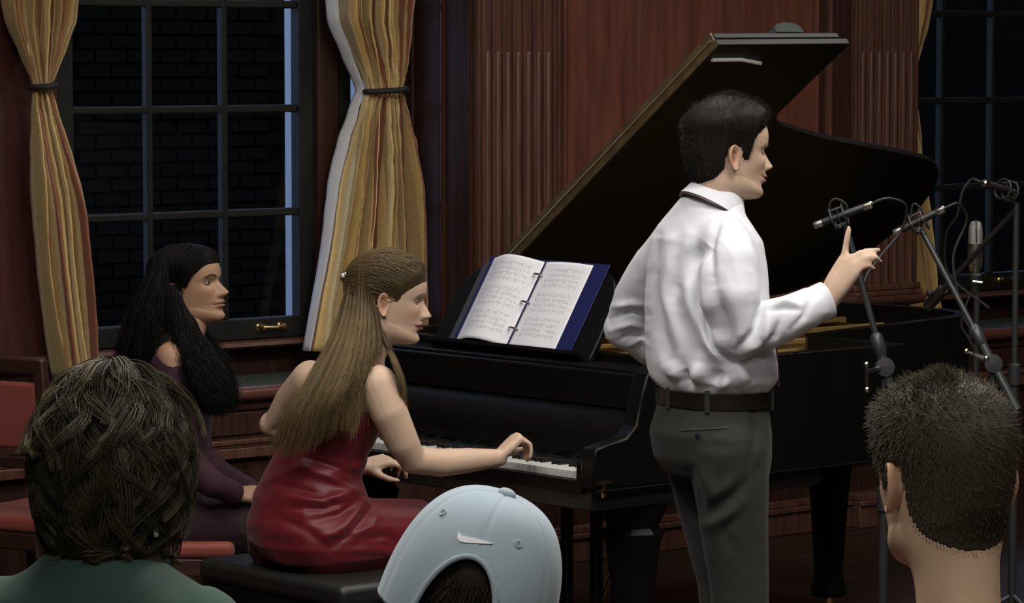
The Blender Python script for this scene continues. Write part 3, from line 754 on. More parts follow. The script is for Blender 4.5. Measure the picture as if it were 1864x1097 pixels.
# ---- head
ROWS = np.array([
 # xf     zf     w     zs     xs     xb     zb    e
 [-.012, -0.150, .062, -.140, -.060, -.118, -.110, 1.0],
 [-.006, -0.110, .055, -.100, -.052, -.100, -.070, 1.0],
 [0.000, -0.070, .052, -.055, -.045, -.091, -.035, 1.0],
 [0.006, -0.036, .052, -.020, -.040, -.086, -.005, 1.0],
 [0.016, -0.014, .054, .002, -.034, -.084, .018, 1.0],
 [0.042, -0.007, .058, .018, -.028, -.084, .036, 1.02],
 [0.068, -0.0045, .062, .030, -.022, -.086, .049, 1.06],
 [0.0855, 0.000, .0638, .040, -.018, -.089, .059, 1.10],
 [0.0925, 0.010, .0645, .049, -.016, -.093, .068, 1.13],
 [0.0915, 0.021, .0645, .055, -.015, -.096, .075, 1.14],
 [0.0885, 0.032, .0655, .063, -.013, -.099, .082, 1.10],
 [0.0900, 0.045, .0665, .072, -.012, -.101, .090, 1.06],
 [0.0915, 0.058, .0675, .081, -.011, -.103, .098, 1.03],
 [0.0920, 0.072, .0690, .090, -.011, -.105, .106, 1.0],
 [0.0915, 0.086, .0705, .100, -.011, -.106, .114, 0.97],
 [0.0900, 0.100, .0720, .110, -.011, -.107, .122, 0.95],
 [0.0905, 0.114, .0730, .121, -.011, -.107, .131, 0.93],
 [0.0955, 0.127, .0740, .132, -.011, -.107, .140, 0.92],
 [0.0975, 0.141, .0750, .144, -.011, -.106, .149, 0.90],
 [0.0970, 0.156, .0755, .157, -.011, -.104, .160, 0.90],
 [0.0930, 0.172, .0740, .171, -.011, -.099, .172, 0.91],
 [0.0840, 0.188, .0690, .186, -.011, -.090, .186, 0.93],
 [0.0680, 0.203, .0590, .201, -.011, -.076, .200, 0.96],
 [0.0450, 0.215, .0430, .213, -.011, -.056, .212, 1.0],
 [0.0170, 0.2225, .0220, .222, -.011, -.034, .2215, 1.0],
 [-.0100, 0.2250, .0008, .225, -.011, -.012, .225, 1.0]])
def head_arrays(c):
    # c: dict of feature settings; returns local verts, faces, tint
    nr, nph = 168, 100
    R = smooth_path(ROWS, nr); ph = np.linspace(0, 2 * math.pi, nph, endpoint=False)
    C_, S_ = np.cos(ph)[None], np.sin(ph)[None]
    xf, zf, wd, zs, xs, xb, zb, e = [R[:, i:i + 1] for i in range(8)]
    fr = C_ > 0
    ex = np.where(fr, e, 1.0)
    cp = np.sign(C_) * np.abs(C_) ** ex; sp = np.sign(S_) * np.abs(S_) ** ex
    X = np.where(fr, xs + (xf - xs) * cp, xs + (xs - xb) * cp)
    Y = np.maximum(wd, 0.0005) * sp
    c2 = C_ ** 2
    Z = np.where(fr, zs + (zf - zs) * c2, zs + (zb - zs) * c2)
    g = lambda v, m, s: np.exp(-((v - m) / s) ** 2)
    front = np.clip((X - 0.0) / 0.04, 0, 1)
    A = np.abs(Y)
    dx = 0
    nt_, nb, nl = c.get('nose_tip_z', 0.077), 0.122, c.get('nose', 0.026)
    # nose
    zt = np.clip((nb - Z) / (nb - nt_), 0, 1)
    prot = np.where(Z > nt_, nl * (zt ** c.get('nose_pow', 1.15)), nl * np.clip(1 - ((nt_ - Z) / 0.0135), 0, 1) ** 0.65)
    zz_ = np.linspace(0.03, 0.16, 600); zq = np.clip((nb - zz_) / (nb - nt_), 0, 1)
    pr_ = np.where(zz_ > nt_, nl * 1.06 * zq ** c.get('nose_pow', 1.15), nl * 1.06 * np.clip(1 - ((nt_ - zz_) / 0.0125), 0, 1) ** 0.6); pr_[zz_ > nb] = 0
    kr = np.exp(-(np.arange(-20, 21) * (zz_[1] - zz_[0]) / 0.0026) ** 2); pr_ = np.convolve(np.pad(pr_, 20, mode='edge'), kr / kr.sum(), mode='valid')
    prot = np.interp(Z, zz_, pr_)
    sg = 0.0080 + 0.0038 * zt
    dx = dx + prot * np.exp(-(A / sg) ** 2.4)
    dx = dx + 0.008 * g(A, 0.0145, 0.0058) * g(Z, nt_ - 0.003, 0.0075)       # alae
    dx = dx - 0.006 * g(A, 0.0075, 0.003) * g(Z, nt_ - 0.012, 0.003)         # nostril
    # eyes, brows, cheeks
    dx = dx - 0.0105 * g(A, 0.030, 0.015) * g(Z, 0.114, 0.0105)
    dx = dx - 0.003 * g(A, 0.012, 0.008) * g(Z, 0.117, 0.010)
    dx = dx + 0.0030 * g(A, 0.026, 0.022) * g(Z, 0.1285, 0.006)
    dx = dx + c.get('cheek', 0.004) * g(A, 0.040, 0.018) * g(Z, 0.088, 0.017)
    dx = dx - 0.003 * g(A, 0.046, 0.014) * g(Z, 0.050, 0.02)
    # mouth
    sm = c.get('smile', 0.0); mz = 0.0475 + sm * np.clip(A / 0.022, 0, 1.3) ** 2
    lw = c.get('lip', 1.0)
    dx = dx + 0.0085 * g(A, 0, 0.026) * g(Z, 0.050, 0.017)
    dx = dx + lw * 0.0052 * g(A, 0, 0.018) * g(Z, mz + 0.0058, 0.0042)
    dx = dx + lw * 0.0062 * g(A, 0, 0.016) * g(Z, mz - 0.0062, 0.0048)
    dx = dx - 0.0065 * g(A, 0, 0.021) * g(Z, mz, 0.0020)
    dx = dx - 0.0030 * g(A, 0.026, 0.005) * g(Z, mz, 0.006)
    dx = dx - 0.0020 * g(A, 0, 0.004) * g(Z, 0.0605, 0.004)
    dx = dx + c.get('chin', 0.004) * g(A, 0, 0.018) * g(Z, 0.011, 0.011)
    dx = dx - 0.0035 * g(A, 0, 0.020) * g(Z, 0.031, 0.006)
    X = X + dx * front
    # tint
    sk = np.array(c['skin']); T = np.ones(X.shape + (3,)) * sk
    T *= (1 + 0.10 * (fbm(np.stack([X, Y, Z], -1).reshape(-1, 3) * 60, 3).reshape(X.shape) - 0.45))[..., None]
    def mixc(Tc, m_, col): return Tc * (1 - m_[..., None]) + np.array(col) * m_[..., None]
    rosy = c.get('rosy', 0.25) * g(A, 0.044, 0.022) * g(Z, 0.082, 0.020) * front
    T = mixc(T, rosy, sk * np.array([1.05, 0.68, 0.62]))
    inl = (1 - np.clip((A - 0.0235) / 0.002, 0, 1)) * front
    half = 0.0105 * np.clip(1 - (A / 0.0245) ** 2, 0, 1) ** 0.6
    lm = np.clip(1 - (np.abs(Z - mz + 0.0006) - half) / 0.0016, 0, 1) * inl
    T = mixc(T, lm * c.get('lipmix', 0.7), c['lips'])
    T = mixc(T, g(Z, mz, 0.0012) * inl * 0.8, np.array(c['lips']) * 0.25)
    bz = 0.1300 + 0.0045 * np.clip((A - 0.012) / 0.018, 0, 1) - 0.006 * np.clip((A - 0.034) / 0.016, 0, 1)
    bm = np.clip(1 - (np.abs(Z - bz) - 0.0032) / 0.0014, 0, 1) * np.clip((A - 0.010) / 0.003, 0, 1) * np.clip((0.052 - A) / 0.006, 0, 1) * front
    T = mixc(T, bm * c.get('browmix', 0.8), c['brow'])
    sh = c.get('shadow', 0.0) * g(A, 0.032, 0.013) * g(Z, 0.119, 0.006) * front
    T = mixc(T, sh, np.array(c.get('shadowcol', (0.12, 0.07, 0.05))))
    T = mixc(T, 0.5 * g(A, 0.0075, 0.0035) * g(Z, nt_ - 0.011, 0.003) * front, sk * 0.15)
    V = np.stack([X, Y, Z], -1).reshape(-1, 3); T = T.reshape(-1, 3)
    Fc = [(i * nph + k, i * nph + (k + 1) % nph, (i + 1) * nph + (k + 1) % nph, (i + 1) * nph + k) for i in range(nr - 1) for k in range(nph)]
    Fc.append(tuple(range(nph - 1, -1, -1)))
    Vs, Fs, Ts = [V], list(Fc), [T]; n0 = len(V)
    def join(v, f, t):
        nonlocal n0
        Vs.append(np.asarray(v)); Fs.extend([tuple(i + n0 for i in q) for q in f]); Ts.append(np.asarray(t)); n0 += len(v)
    # eyelids
    for sd in (-1, 1):
        ec = np.array([0.0668, sd * 0.0305, 0.1140]); r = 0.0136; open_ = c.get('eye_open', 1.0)
        v = []; t = []; nu, nv = 30, 8
        for up in (1, -1):
            f = []; v = []; t = []
            lim = (0.42 if up > 0 else 0.40) * open_ - (0.30 * (1 - open_))
            for j in range(nv):
                el = lim + (1.5 - lim) * j / (nv - 1) if up > 0 else -(lim + (1.5 - lim) * j / (nv - 1))
                for i in range(nu):
                    az = -2.1 + 4.2 * i / (nu - 1); k = max(0.0, math.cos(az * 1.15)) ** 0.5 if abs(az) < 1.36 else 0
                    elx = el * (k if j == 0 else 1)
                    rr = r + (0.0007 if j == 0 else 0)
                    v.append(ec + rr * np.array([math.cos(elx) * math.cos(az), math.cos(elx) * math.sin(az), math.sin(elx)]))
                    lash = (j == 0 or (j == 1 and open_ < 0.2)) * c.get('lash', 0.75) * (1 if up > 0 else 0.35)
                    col = sk * (1 - 0.15 * (j < 3)); col = col * (1 - c.get('shadow', 0) * 0.85) + np.array(c.get('shadowcol', (0.12, 0.07, 0.05))) * c.get('shadow', 0) * 0.85 if up > 0 else col
                    t.append(col * (1 - lash) + np.array([0.015, 0.01, 0.008]) * lash)
            f = [(j * nu + i, j * nu + i + 1, (j + 1) * nu + i + 1, (j + 1) * nu + i) for j in range(nv - 1) for i in range(nu - 1)]
            join(v, f, t)
    # ears
    for sd in (-1, 1):
        nu, prof = 40, [(0.0, -0.0030), (0.35, -0.0045), (0.58, -0.0030), (0.70, 0.0035), (0.80, 0.0018), (0.90, 0.0060), (0.98, 0.0065), (1.0, 0.0030), (0.97, -0.001), (0.85, -0.004), (0.6, -0.012), (0.45, -0.022)]
        v = []; t = []
        for (rr, hh) in prof:
            for i in range(nu):
                a = 2 * math.pi * i / nu; ca, sa = math.cos(a), math.sin(a)
                wd_ = 0.0175 * (1 - 0.28 * max(0, -sa)) ; ht = 0.031
                ex_ = rr * wd_ * ca - 0.003 * sa * rr; ez = rr * ht * sa
                h2 = hh * (0.35 if (ca > 0.6 and hh > 0) else 1.0)
                p = np.array([ex_, 0, ez]) + np.array([0, h2, 0])
                tl = 0.38; x2 = p[0] * math.cos(tl) + p[1] * math.sin(tl); y2 = -p[0] * math.sin(tl) + p[1] * math.cos(tl)
                v.append([-0.014 + x2, sd * (0.0775 + y2), 0.097 + p[2]])
                dk = 0.45 if rr < 0.65 and hh > -0.01 else 0.0
                t.append(sk * np.array([1.0 - dk * 0.35, 0.86 - dk * 0.45, 0.82 - dk * 0.45]))
        f = [(j * nu + i, j * nu + (i + 1) % nu, (j + 1) * nu + (i + 1) % nu, (j + 1) * nu + i) for j in range(len(prof) - 1) for i in range(nu)]
        f.append(tuple(range(nu)))
        join(v, f, t)
    return np.vstack(Vs), Fs, np.vstack(Ts), (nr, nph)
def frame(psi, pitch, roll):
    h = hdir(psi); l = np.cross(Zup, h); p = math.radians(pitch)
    f = h * math.cos(p) + Zup * math.sin(p); u = np.cross(f, l); r = math.radians(roll)
    l2 = l * math.cos(r) + u * math.sin(r); u2 = np.cross(f, l2)
    return np.stack([f, l2, u2], 1)      # columns: forward, left, up
class Head:
    def __init__(s, cfg, psi, pitch, roll, anchor_local, anchor_world, scale=1.0):
        s.R = frame(psi, pitch, roll); s.k = scale
        s.V, s.F, s.T, s.g = head_arrays(cfg); s.cfg = cfg
        s.o = np.asarray(anchor_world) - s.R @ (np.asarray(anchor_local) * scale)
    def w(s, P): return (np.asarray(P) * s.k) @ s.R.T + s.o
    def d(s, P): return np.asarray(P) @ s.R.T
def hairline(x, kind):
    if kind == 'short': xs = [-.12, -.085, -.05, -.034, -.026, .006, .010, .030, .036, .050, .070, .085, .11]; zs = [.022, .024, .045, .065, .122, .122, .092, .092, .130, .156, .170, .178, .182]
    elif kind == 'long': xs = [-.12, -.085, -.05, -.034, -.026, .006, .012, .026, .034, .050, .066, .082, .11]; zs = [-.02, -.02, .02, .055, .118, .122, .108, .108, .128, .142, .155, .165, .170]
    else: xs = [-.12, -.085, -.06, -.045, -.030, .000, .015, .11]; zs = [.010, .012, .020, .030, .060, .085, .12, .17]
    return np.interp(x, xs, zs)
def sm01(x): x = np.clip(x, 0, 1); return x * x * (3 - 2 * x)
def hair_cap(h, kind, thick, noise_amp=0.002, seed=1, ns=25):
    nr, nph = h.g; L = h.V[:nr * nph]
    hl = L[:, 2] - hairline(L[:, 0], kind)
    c = np.array([-0.011, 0, 0.125]); dirn = L - c; dirn[:, 0] *= 0.8; dirn /= np.linalg.norm(dirn, axis=1, keepdims=True)
    th = thick(L) if callable(thick) else np.full(len(L), thick)
    th = th * (0.12 + 0.88 * sm01((hl - 0.002) / 0.036)) * sm01((hl + 0.004) / 0.008) + noise_amp * (fbm(L * ns, seed) - 0.4) * sm01(hl / 0.01)
    P = L + dirn * th[:, None]; P -= dirn * 0.004 * (hl < 0.0)[:, None]
    keep = hl > -0.006
    idx = -np.ones(len(L), int); idx[keep] = np.arange(keep.sum())
    Fc = []
    for i in range(nr - 1):
        for k in range(nph):
            q = (i * nph + k, i * nph + (k + 1) % nph, (i + 1) * nph + (k + 1) % nph, (i + 1) * nph + k)
            if all(keep[a] for a in q): Fc.append(tuple(idx[a] for a in q))
    return P[keep], Fc, dirn[keep], hl[keep], L[keep], th[keep]
def drape(paths, capV, capF, ctr, eps, blend):
    from mathutils.bvhtree import BVHTree
    t = BVHTree.FromPolygons([Vector(v) for v in capV], capF); c = Vector(ctr); out = paths.copy()
    for i in range(paths.shape[0]):
        for k in range(paths.shape[1]):
            dv = Vector(paths[i, k]) - c
            if dv.length < 1e-6: continue
            loc, nor, idx, dist = t.ray_cast(c, dv.normalized())
            if loc is None: continue
            on = np.array(c + dv.normalized() * (dist + eps[i])); out[i, k] = paths[i, k] * (1 - blend[k]) + on * blend[k]
    return out
def strands(paths, r0, tip=0.25, tint=None, var=0.35, seed=0, grad=None):
    # paths: (N,K,3) -> three-sided tapering tubes
    P = np.asarray(paths, float); N, K, _ = P.shape; rng = np.random.default_rng(seed)
    T = np.gradient(P, axis=1); T /= (np.linalg.norm(T, axis=2, keepdims=True) + 1e-9)
    ref = np.array([0.31, 0.57, 0.76]); A = np.cross(T, ref); A /= (np.linalg.norm(A, axis=2, keepdims=True) + 1e-9); B = np.cross(T, A)
    rad = np.linspace(1, tip, K)[None, :, None] * (np.asarray(r0) * np.ones(N))[:, None, None]
    V = np.stack([P + rad * (A * math.cos(a) + B * math.sin(a)) for a in (0, 2.094, 4.189)], 2).reshape(-1, 3)
    base = (np.arange(N)[:, None] * K + np.arange(K - 1)[None]).reshape(-1) * 3
    Fc = np.concatenate([np.stack([base + k, base + (k + 1) % 3, base + 3 + (k + 1) % 3, base + 3 + k], 1) for k in range(3)])
    col = np.asarray(tint)[None] * (1 + var * (rng.random((N, 1)) * 2 - 1)) if np.ndim(tint) == 1 else np.asarray(tint)
    Tn = np.repeat(col, K * 3, axis=0)
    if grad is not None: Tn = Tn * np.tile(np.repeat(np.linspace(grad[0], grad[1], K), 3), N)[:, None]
    return V, Fc.tolist(), Tn
def cat(parts):
    V = []; Fc = []; T = []; n = 0
    for v, f, t in parts:
        V.append(v); Fc += [tuple(int(i) + n for i in q) for q in f]; T.append(t); n += len(v)
    return np.vstack(V), Fc, np.vstack(T)
HAIRM = vcol_mat('hair_strands', 0.45, 0.28)
HAIRD = vcol_mat('dark_hair_strands', 0.55, 0.16)
SKIN = vcol_mat('skin', 0.5, 0.35, sss=0.12)
def eyes(h, root, iris=(0.03, 0.015, 0.008)):
    EY = bpy.data.materials.get('eyeball') or vcol_mat('eyeball', 0.12, 0.5)
    for sd in (-1, 1):
        m = MB(); c = np.array([0.0668, sd * 0.0305, 0.1140]); m.ball((0, 0, 0), 1.0, 28); V, Fc = m.data()
        a = np.degrees(np.arccos(np.clip(V @ unit([1, 0, -0.05]), -1, 1)))
        T = np.where((a < 13)[:, None], [[0.004, 0.004, 0.004]], np.where((a < 30)[:, None], [list(iris)], [[0.34, 0.32, 0.30]]))
        mesh_obj('eye', h.w(V * 0.0127 + c), Fc, EY, root, angle=180, attrs={'tint': T})
def hand(mb, W, d, n, t, bends, k=1.0, spread=(0.10, 0.02, -0.05, -0.14), thumb=(0.9, 0.35, 0.25, 0.2)):
    d, n, t = unit(d), unit(n), unit(t)
    offs = (0.027, 0.009, -0.009, -0.026); fw_ = (0.086, 0.089, 0.084, 0.076)
    ln = ((0.042, 0.025, 0.021), (0.046, 0.029, 0.022), (0.043, 0.027, 0.021), (0.034, 0.021, 0.019))
    rd = ((0.0092, 0.0082, 0.0075, 0.0062), (0.0094, 0.0084, 0.0076, 0.0063), (0.0090, 0.0080, 0.0073, 0.0060), (0.0080, 0.0070, 0.0064, 0.0054))
    for i in range(4):
        K = W + k * (d * fw_[i] + t * offs[i] + n * 0.004 * (1 - abs(i - 1.2) / 2))
        chain(mb, [W + k * t * offs[i] * 0.55, W + k * (d * fw_[i] * 0.5 + t * offs[i] * 0.85), K], [0.0150 * k, 0.0145 * k, 0.0115 * k], 10)
        p = K; a = 0.0; dd = unit(d * math.cos(spread[i]) + t * math.sin(spread[i])); pts = [p]
        for j in range(3):
            a += bends[i][j]; p = p + k * ln[i][j] * (dd * math.cos(a) - n * math.sin(a)); pts.append(p)
        chain(mb, pts, [q * k for q in rd[i]], 10)
    chain(mb, [W + k * d * 0.01, W + k * (d * 0.045 - n * 0.008)], [0.018 * k, 0.017 * k], 10)
    a, b, c2, c3 = thumb
    p = W + k * (d * 0.018 + t * 0.020 - n * 0.006); pts = [p]; dd = unit(d * math.cos(a) + t * math.sin(a) - n * b)
    for j, l_ in enumerate((0.042, 0.033, 0.027)):
        p = p + k * l_ * dd; pts.append(p); dd = unit(dd + d * c2 * (j + 1) * 0.6 - t * c3 * (j + 1))
    chain(mb, pts, [0.0145 * k, 0.0120 * k, 0.0102 * k, 0.0078 * k], 10)
def body_mesh(root, mb, head, voxel=0.005, it=3):
    V, Fc = fuse(mb, voxel, it); sk = np.array(head.cfg['skin'])
    T = np.ones((len(V), 3)) * sk * (1 + 0.10 * (fbm(V * 40, 5) - 0.45))[:, None]
    Vh = head.w(head.V)
    V2, F2, T2 = cat([(V, Fc, T), (Vh, head.F, head.T)])
    return mesh_obj('body', V2, F2, SKIN, root, angle=180, attrs={'tint': T2})
def decal(target_objs, poly_px, depth_hint, lift=0.0015, thick=0.0015, sub=3):
    pass
def cast(V, Fc, pts_px):
    from mathutils.bvhtree import BVHTree
    t = BVHTree.FromPolygons([Vector(v) for v in V], Fc); out = []
    for px, py in pts_px:
        loc, nor, idx, dist = t.ray_cast(Vector(CAM), Vector(unit(ray(px, py))))
        out.append((None, None) if loc is None else (np.array(loc), np.array(nor)))
    return out
def patch(V, Fc, grid_px, lift, name, mt, parent):
    # grid_px: (m,n,2) array of picture points lying on a surface -> thin patch standing proud of it
    G = np.asarray(grid_px, float); m_, n_ = G.shape[:2]; hit = cast(V, Fc, G.reshape(-1, 2))
    if any(hh[0] is None for hh in hit): return None
    P = np.array([hh[0] + unit(hh[1]) * lift for hh in hit]); B = np.array([hh[0] - unit(hh[1]) * 0.001 for hh in hit]); N = m_ * n_
    Fq = [(i * n_ + j, i * n_ + j + 1, (i + 1) * n_ + j + 1, (i + 1) * n_ + j) for i in range(m_ - 1) for j in range(n_ - 1)]
    rim = [j for j in range(n_)] + [i * n_ + n_ - 1 for i in range(1, m_)] + [(m_ - 1) * n_ + j for j in range(n_ - 2, -1, -1)] + [i * n_ for i in range(m_ - 2, 0, -1)]
    Fq += [(rim[i], rim[(i + 1) % len(rim)], N + rim[(i + 1) % len(rim)], N + rim[i]) for i in range(len(rim))]
    return mesh_obj(name, np.vstack([P, B]), Fq, mt, parent, angle=60)
def garment(name, mb, mt, root, voxel, it, disp=None, attrs=None):
    V, Fc = fuse(mb, voxel, it); N = normals(V, Fc)
    if disp is not None: V = V + N * disp(V, N)[:, None]
    return mesh_obj(name, V, Fc, mt, root, angle=180), V, Fc
# ------------------------------------------------------------------ the standing man in the white shirt
man = empty('person', (atd(1300, 800, 7.7)[0], atd(1300, 800, 7.7)[1], 0), 'standing man in white shirt and grey trousers raising one hand', 'person')
cfg = dict(skin=(0.60, 0.425, 0.305), lips=(0.40, 0.19, 0.14), brow=(0.05, 0.035, 0.025), browmix=0.55, smile=0.0045, cheek=0.0055, rosy=0.15, nose=0.0255, eye_open=0.75, chin=0.003, lipmix=0.6)
hm = Head(cfg, 17, -3, 0, (0.119, 0, 0.077), atd(1407, 304, 7.73), 0.95)
mb = MB()
Fm = hdir(30); Lm = np.cross(Zup, Fm)
A_ = lambda px, py, d: atd(px, py, d)
# torso and limbs under the clothes
loft(mb, [(A_(1300, 850, 7.70), 0.11, 0.07, 0.08), (A_(1300, 800, 7.70), 0.140, 0.09, 0.10), (A_(1300, 700, 7.70), 0.135, 0.09, 0.09), (A_(1290, 560, 7.71), 0.150, 0.10, 0.09), (A_(1288, 455, 7.71), 0.150, 0.088, 0.080), (A_(1290, 418, 7.71), 0.09, 0.055, 0.05), (A_(1298, 378, 7.71), 0.050, 0.05, 0.045)], Lm, Fm)
chain(mb, [A_(1296, 380, 7.71), A_(1305, 330, 7.71)], [0.055, 0.052])
chain(mb, [A_(1312, 456, 7.63), A_(1330, 520, 7.54), A_(1346, 603, 7.53), A_(1420, 585, 7.55), A_(1500, 548, 7.60)], [0.038, 0.036, 0.024, 0.029, 0.0285])
chain(mb, [A_(1240, 456, 7.81), A_(1166, 522, 7.92), A_(1134, 596, 7.97), A_(1190, 630, 8.0), A_(1262, 646, 8.06)], [0.038, 0.038, 0.028, 0.030, 0.026])
for kx, kd, hx in ((1345, 7.62, 1325), (1322, 7.80, 1275)):
    chain(mb, [A_(hx, 790, kd), A_(kx, 1120, kd), A_(kx - 3, 1440, kd)], [0.075, 0.052, 0.040])
    f0 = A_(kx - 3, 1440, kd); f0[2] = 0.05
    chain(mb, [f0, f0 + Fm * 0.14], [0.038, 0.032])
# raised right hand: index up, the others reaching to the right
Wr = A_(1503, 546, 7.60); dh = unit(RT * 0.47 + Zup * 0.86 + FW * 0.05)
th_ = unit(-RT * 0.80 + Zup * 0.45 + FW * 0.40); nh = unit(np.cross(dh, th_)); th_ = np.cross(nh, dh)
if nh @ FW > 0: nh = -nh
mbh = MB()
offs = (0.022, 0.006, -0.010, -0.024)
knk = [A_(1533, 474, 7.60), A_(1549, 472, 7.585), A_(1556, 482, 7.575), A_(1558, 497, 7.57)]
w0 = [A_(1500, 540, 7.615), A_(1504, 544, 7.60), A_(1508, 548, 7.595), A_(1512, 553, 7.595)]
for a, b in zip(w0, knk): chain(mb, [a, (a + b) / 2, b], [0.0165, 0.0165, 0.0125], 10)
chain(mb, [A_(1537, 470, 7.60), A_(1540, 446, 7.60), A_(1543, 428, 7.60), A_(1545, 415, 7.60)], [0.0098, 0.0085, 0.0078, 0.0064], 10)
chain(mb, [A_(1550, 470, 7.585), A_(1569, 459, 7.58), A_(1587, 456, 7.585), A_(1600, 455, 7.60)], [0.0098, 0.0085, 0.0078, 0.0062], 10)
chain(mb, [A_(1557, 481, 7.575), A_(1577, 469, 7.57), A_(1593, 468, 7.575), A_(1603, 475, 7.59)], [0.0096, 0.0083, 0.0076, 0.0060], 10)
chain(mb, [A_(1558, 495, 7.57), A_(1572, 485, 7.565), A_(1583, 484, 7.57), A_(1592, 489, 7.58)], [0.0084, 0.0073, 0.0067, 0.0055], 10)
chain(mb, [A_(1512, 528, 7.63), A_(1535, 500, 7.66), A_(1556, 487, 7.67), A_(1572, 478, 7.67)], [0.0150, 0.0120, 0.0102, 0.0078], 10)
# left hand resting at the belly
hand(mb, A_(1262, 646, 8.06), unit(Fm * 0.55 - Lm * 0.8), unit(Fm * 0.8 + Lm * 0.5), Zup, [(0.3, 0.4, 0.3)] * 4, 0.95)
body_mesh(man, mb, hm, 0.0057, 3)
eyes(hm, man)
# hair
rng = np.random.default_rng(3)
def thick_m(L): return 0.008 + 0.016 * sm01((L[:, 2] - 0.13) / 0.06) + 0.001 * sm01((L[:, 0] - 0.02) / 0.06) * sm01((L[:, 2] - 0.16) / 0.03)
P, Fc, dn, hl, L, th = hair_cap(hm, 'short', thick_m, 0.004, 2, 45)
sel = rng.choice(len(P), 8000); root_ = L[sel] + dn[sel] * (th[sel, None] * 0.3)
flow = np.stack([0.55 * (L[sel, 2] > 0.17), 0.0 * hl[sel], -0.75 * (L[sel, 2] < 0.15) + 0.1], 1) + rng.normal(0, 0.22, (len(sel), 3))
dirs = dn[sel] * 0.8 + flow * 0.9; dirs /= np.linalg.norm(dirs, axis=1, keepdims=True)
ln_ = (th[sel] * 1.15 + 0.005) * (0.6 + 0.6 * rng.random(len(sel))) * np.clip(hl[sel] / 0.012, 0.15, 1)
t_ = np.linspace(0, 1, 4)
paths = root_[:, None] + dirs[:, None] * (ln_[:, None, None] * t_[None, :, None]) + np.array([0, 0, -0.12])[None, None] * (ln_[:, None, None] * t_[None, :, None] ** 2)
hc = np.array((0.017, 0.014, 0.011))
V1 = (P, Fc, np.ones((len(P), 3)) * hc * 0.7); V2 = strands(paths, 0.0007, 0.25, hc, 0.4, 1)
V, Fc, T = cat([V1, V2]); mesh_obj('hair', hm.w(V), Fc, HAIRD, man, angle=180, attrs={'tint': T})
# shirt
SHIRT = mat('white_cotton', (0.70, 0.71, 0.76), 0.75, sheen=0.2, bump=0.05, bscale=400)
mb = MB()
loft(mb, [(A_(1302, 712, 7.70), 0.142, 0.100, 0.105), (A_(1302, 703, 7.70), 0.152, 0.110, 0.118), (A_(1300, 688, 7.70), 0.172, 0.125, 0.128), (A_(1297, 660, 7.70), 0.180, 0.128, 0.132), (A_(1292, 610, 7.70), 0.176, 0.122, 0.128), (A_(1288, 550, 7.71), 0.176, 0.118, 0.124), (A_(1287, 480, 7.71), 0.180, 0.112, 0.116), (A_(1287, 435, 7.71), 0.176, 0.098, 0.104), (A_(1287, 410, 7.71), 0.150, 0.080, 0.088), (A_(1290, 389, 7.71), 0.108, 0.072, 0.078), (A_(1297, 364, 7.71), 0.076, 0.070, 0.072), (A_(1301, 344, 7.71), 0.062, 0.060, 0.060)], Lm, Fm, 48, 0.92)
chain(mb, [A_(1316, 440, 7.61), A_(1328, 484, 7.55), A_(1331, 540, 7.52), A_(1346, 604, 7.525), A_(1395, 591, 7.535), A_(1450, 570, 7.57), A_(1486, 556, 7.595)], [0.066, 0.069, 0.067, 0.060, 0.054, 0.047, 0.043], 20)
chain(mb, [A_(1232, 438, 7.82), A_(1196, 484, 7.88), A_(1160, 540, 7.94), A_(1136, 597, 7.97), A_(1180, 628, 8.0), A_(1235, 643, 8.04)], [0.060, 0.061, 0.057, 0.052, 0.048, 0.044], 20)
FL = [([(1255, 430), (1250, 500), (1262, 560), (1300, 640)], 16, 0.014), ([(1285, 440), (1262, 470), (1240, 520)], 14, -0.016), ([(1225, 440), (1215, 540), (1240, 640)], 12, 0.010),
      ([(1195, 500), (1200, 600), (1225, 670)], 10, -0.010), ([(1300, 520), (1320, 600), (1330, 660)], 16, -0.016), ([(1275, 560), (1290, 620), (1320, 665)], 12, 0.010),
      ([(1340, 640), (1375, 600), (1385, 560)], 8, -0.010), ([(1350, 645), (1390, 620), (1400, 575)], 7, 0.008), ([(1362, 640), (1410, 610), (1420, 580)], 7, -0.007),
      ([(1395, 560), (1430, 552), (1455, 556)], 6, 0.007), ([(1400, 568), (1430, 560), (1455, 563)], 5, -0.007), ([(1440, 600), (1465, 575), (1475, 545)], 6, -0.004),
      ([(1215, 655), (1240, 690)], 12, 0.010), ([(1245, 670), (1255, 700)], 10, -0.012), ([(1275, 655), (1265, 700)], 13, 0.012), ([(1310, 670), (1300, 702)], 12, -0.012), ([(1345, 672), (1360, 700)], 12, 0.010), ([(1330, 690), (1310, 704)], 8, 0.008), ([(1225, 690), (1285, 705)], 8, -0.006),
      ([(1110, 560), (1150, 552), (1180, 556)], 6, 0.006), ([(1112, 580), (1150, 566), (1182, 574)], 5, -0.007), ([(1115, 600), (1150, 588), (1180, 600)], 6, 0.007), ([(1125, 620), (1155, 604), (1180, 616)], 5, -0.006), ([(1140, 630), (1165, 615), (1185, 630)], 5, 0.006),
      ([(1200, 430), (1190, 480), (1180, 520)], 8, -0.008), ([(1310, 400), (1290, 450), (1295, 500)], 9, -0.012), ([(1330, 395), (1360, 430), (1375, 480)], 9, 0.004)]
def disp_s(V, N):
    d = 1.5 * folds(V, N, FL); Q = np.stack([V @ Lm * 10, V @ Fm * 10, V[:, 2] * 3.5], 1)
    return d + 0.006 * (fbm(Q, 11) - 0.45) + 0.007 * (ridged(Q * 0.9 + 0.3 * vnoise(Q * 0.7, 2)[:, None], 5) ** 4 - 0.2) + 0.0012 * (ridged(V * 30, 8) ** 2 - 0.3)
so, SV, SF = garment('shirt', mb, SHIRT, man, 0.005, 14, disp_s)
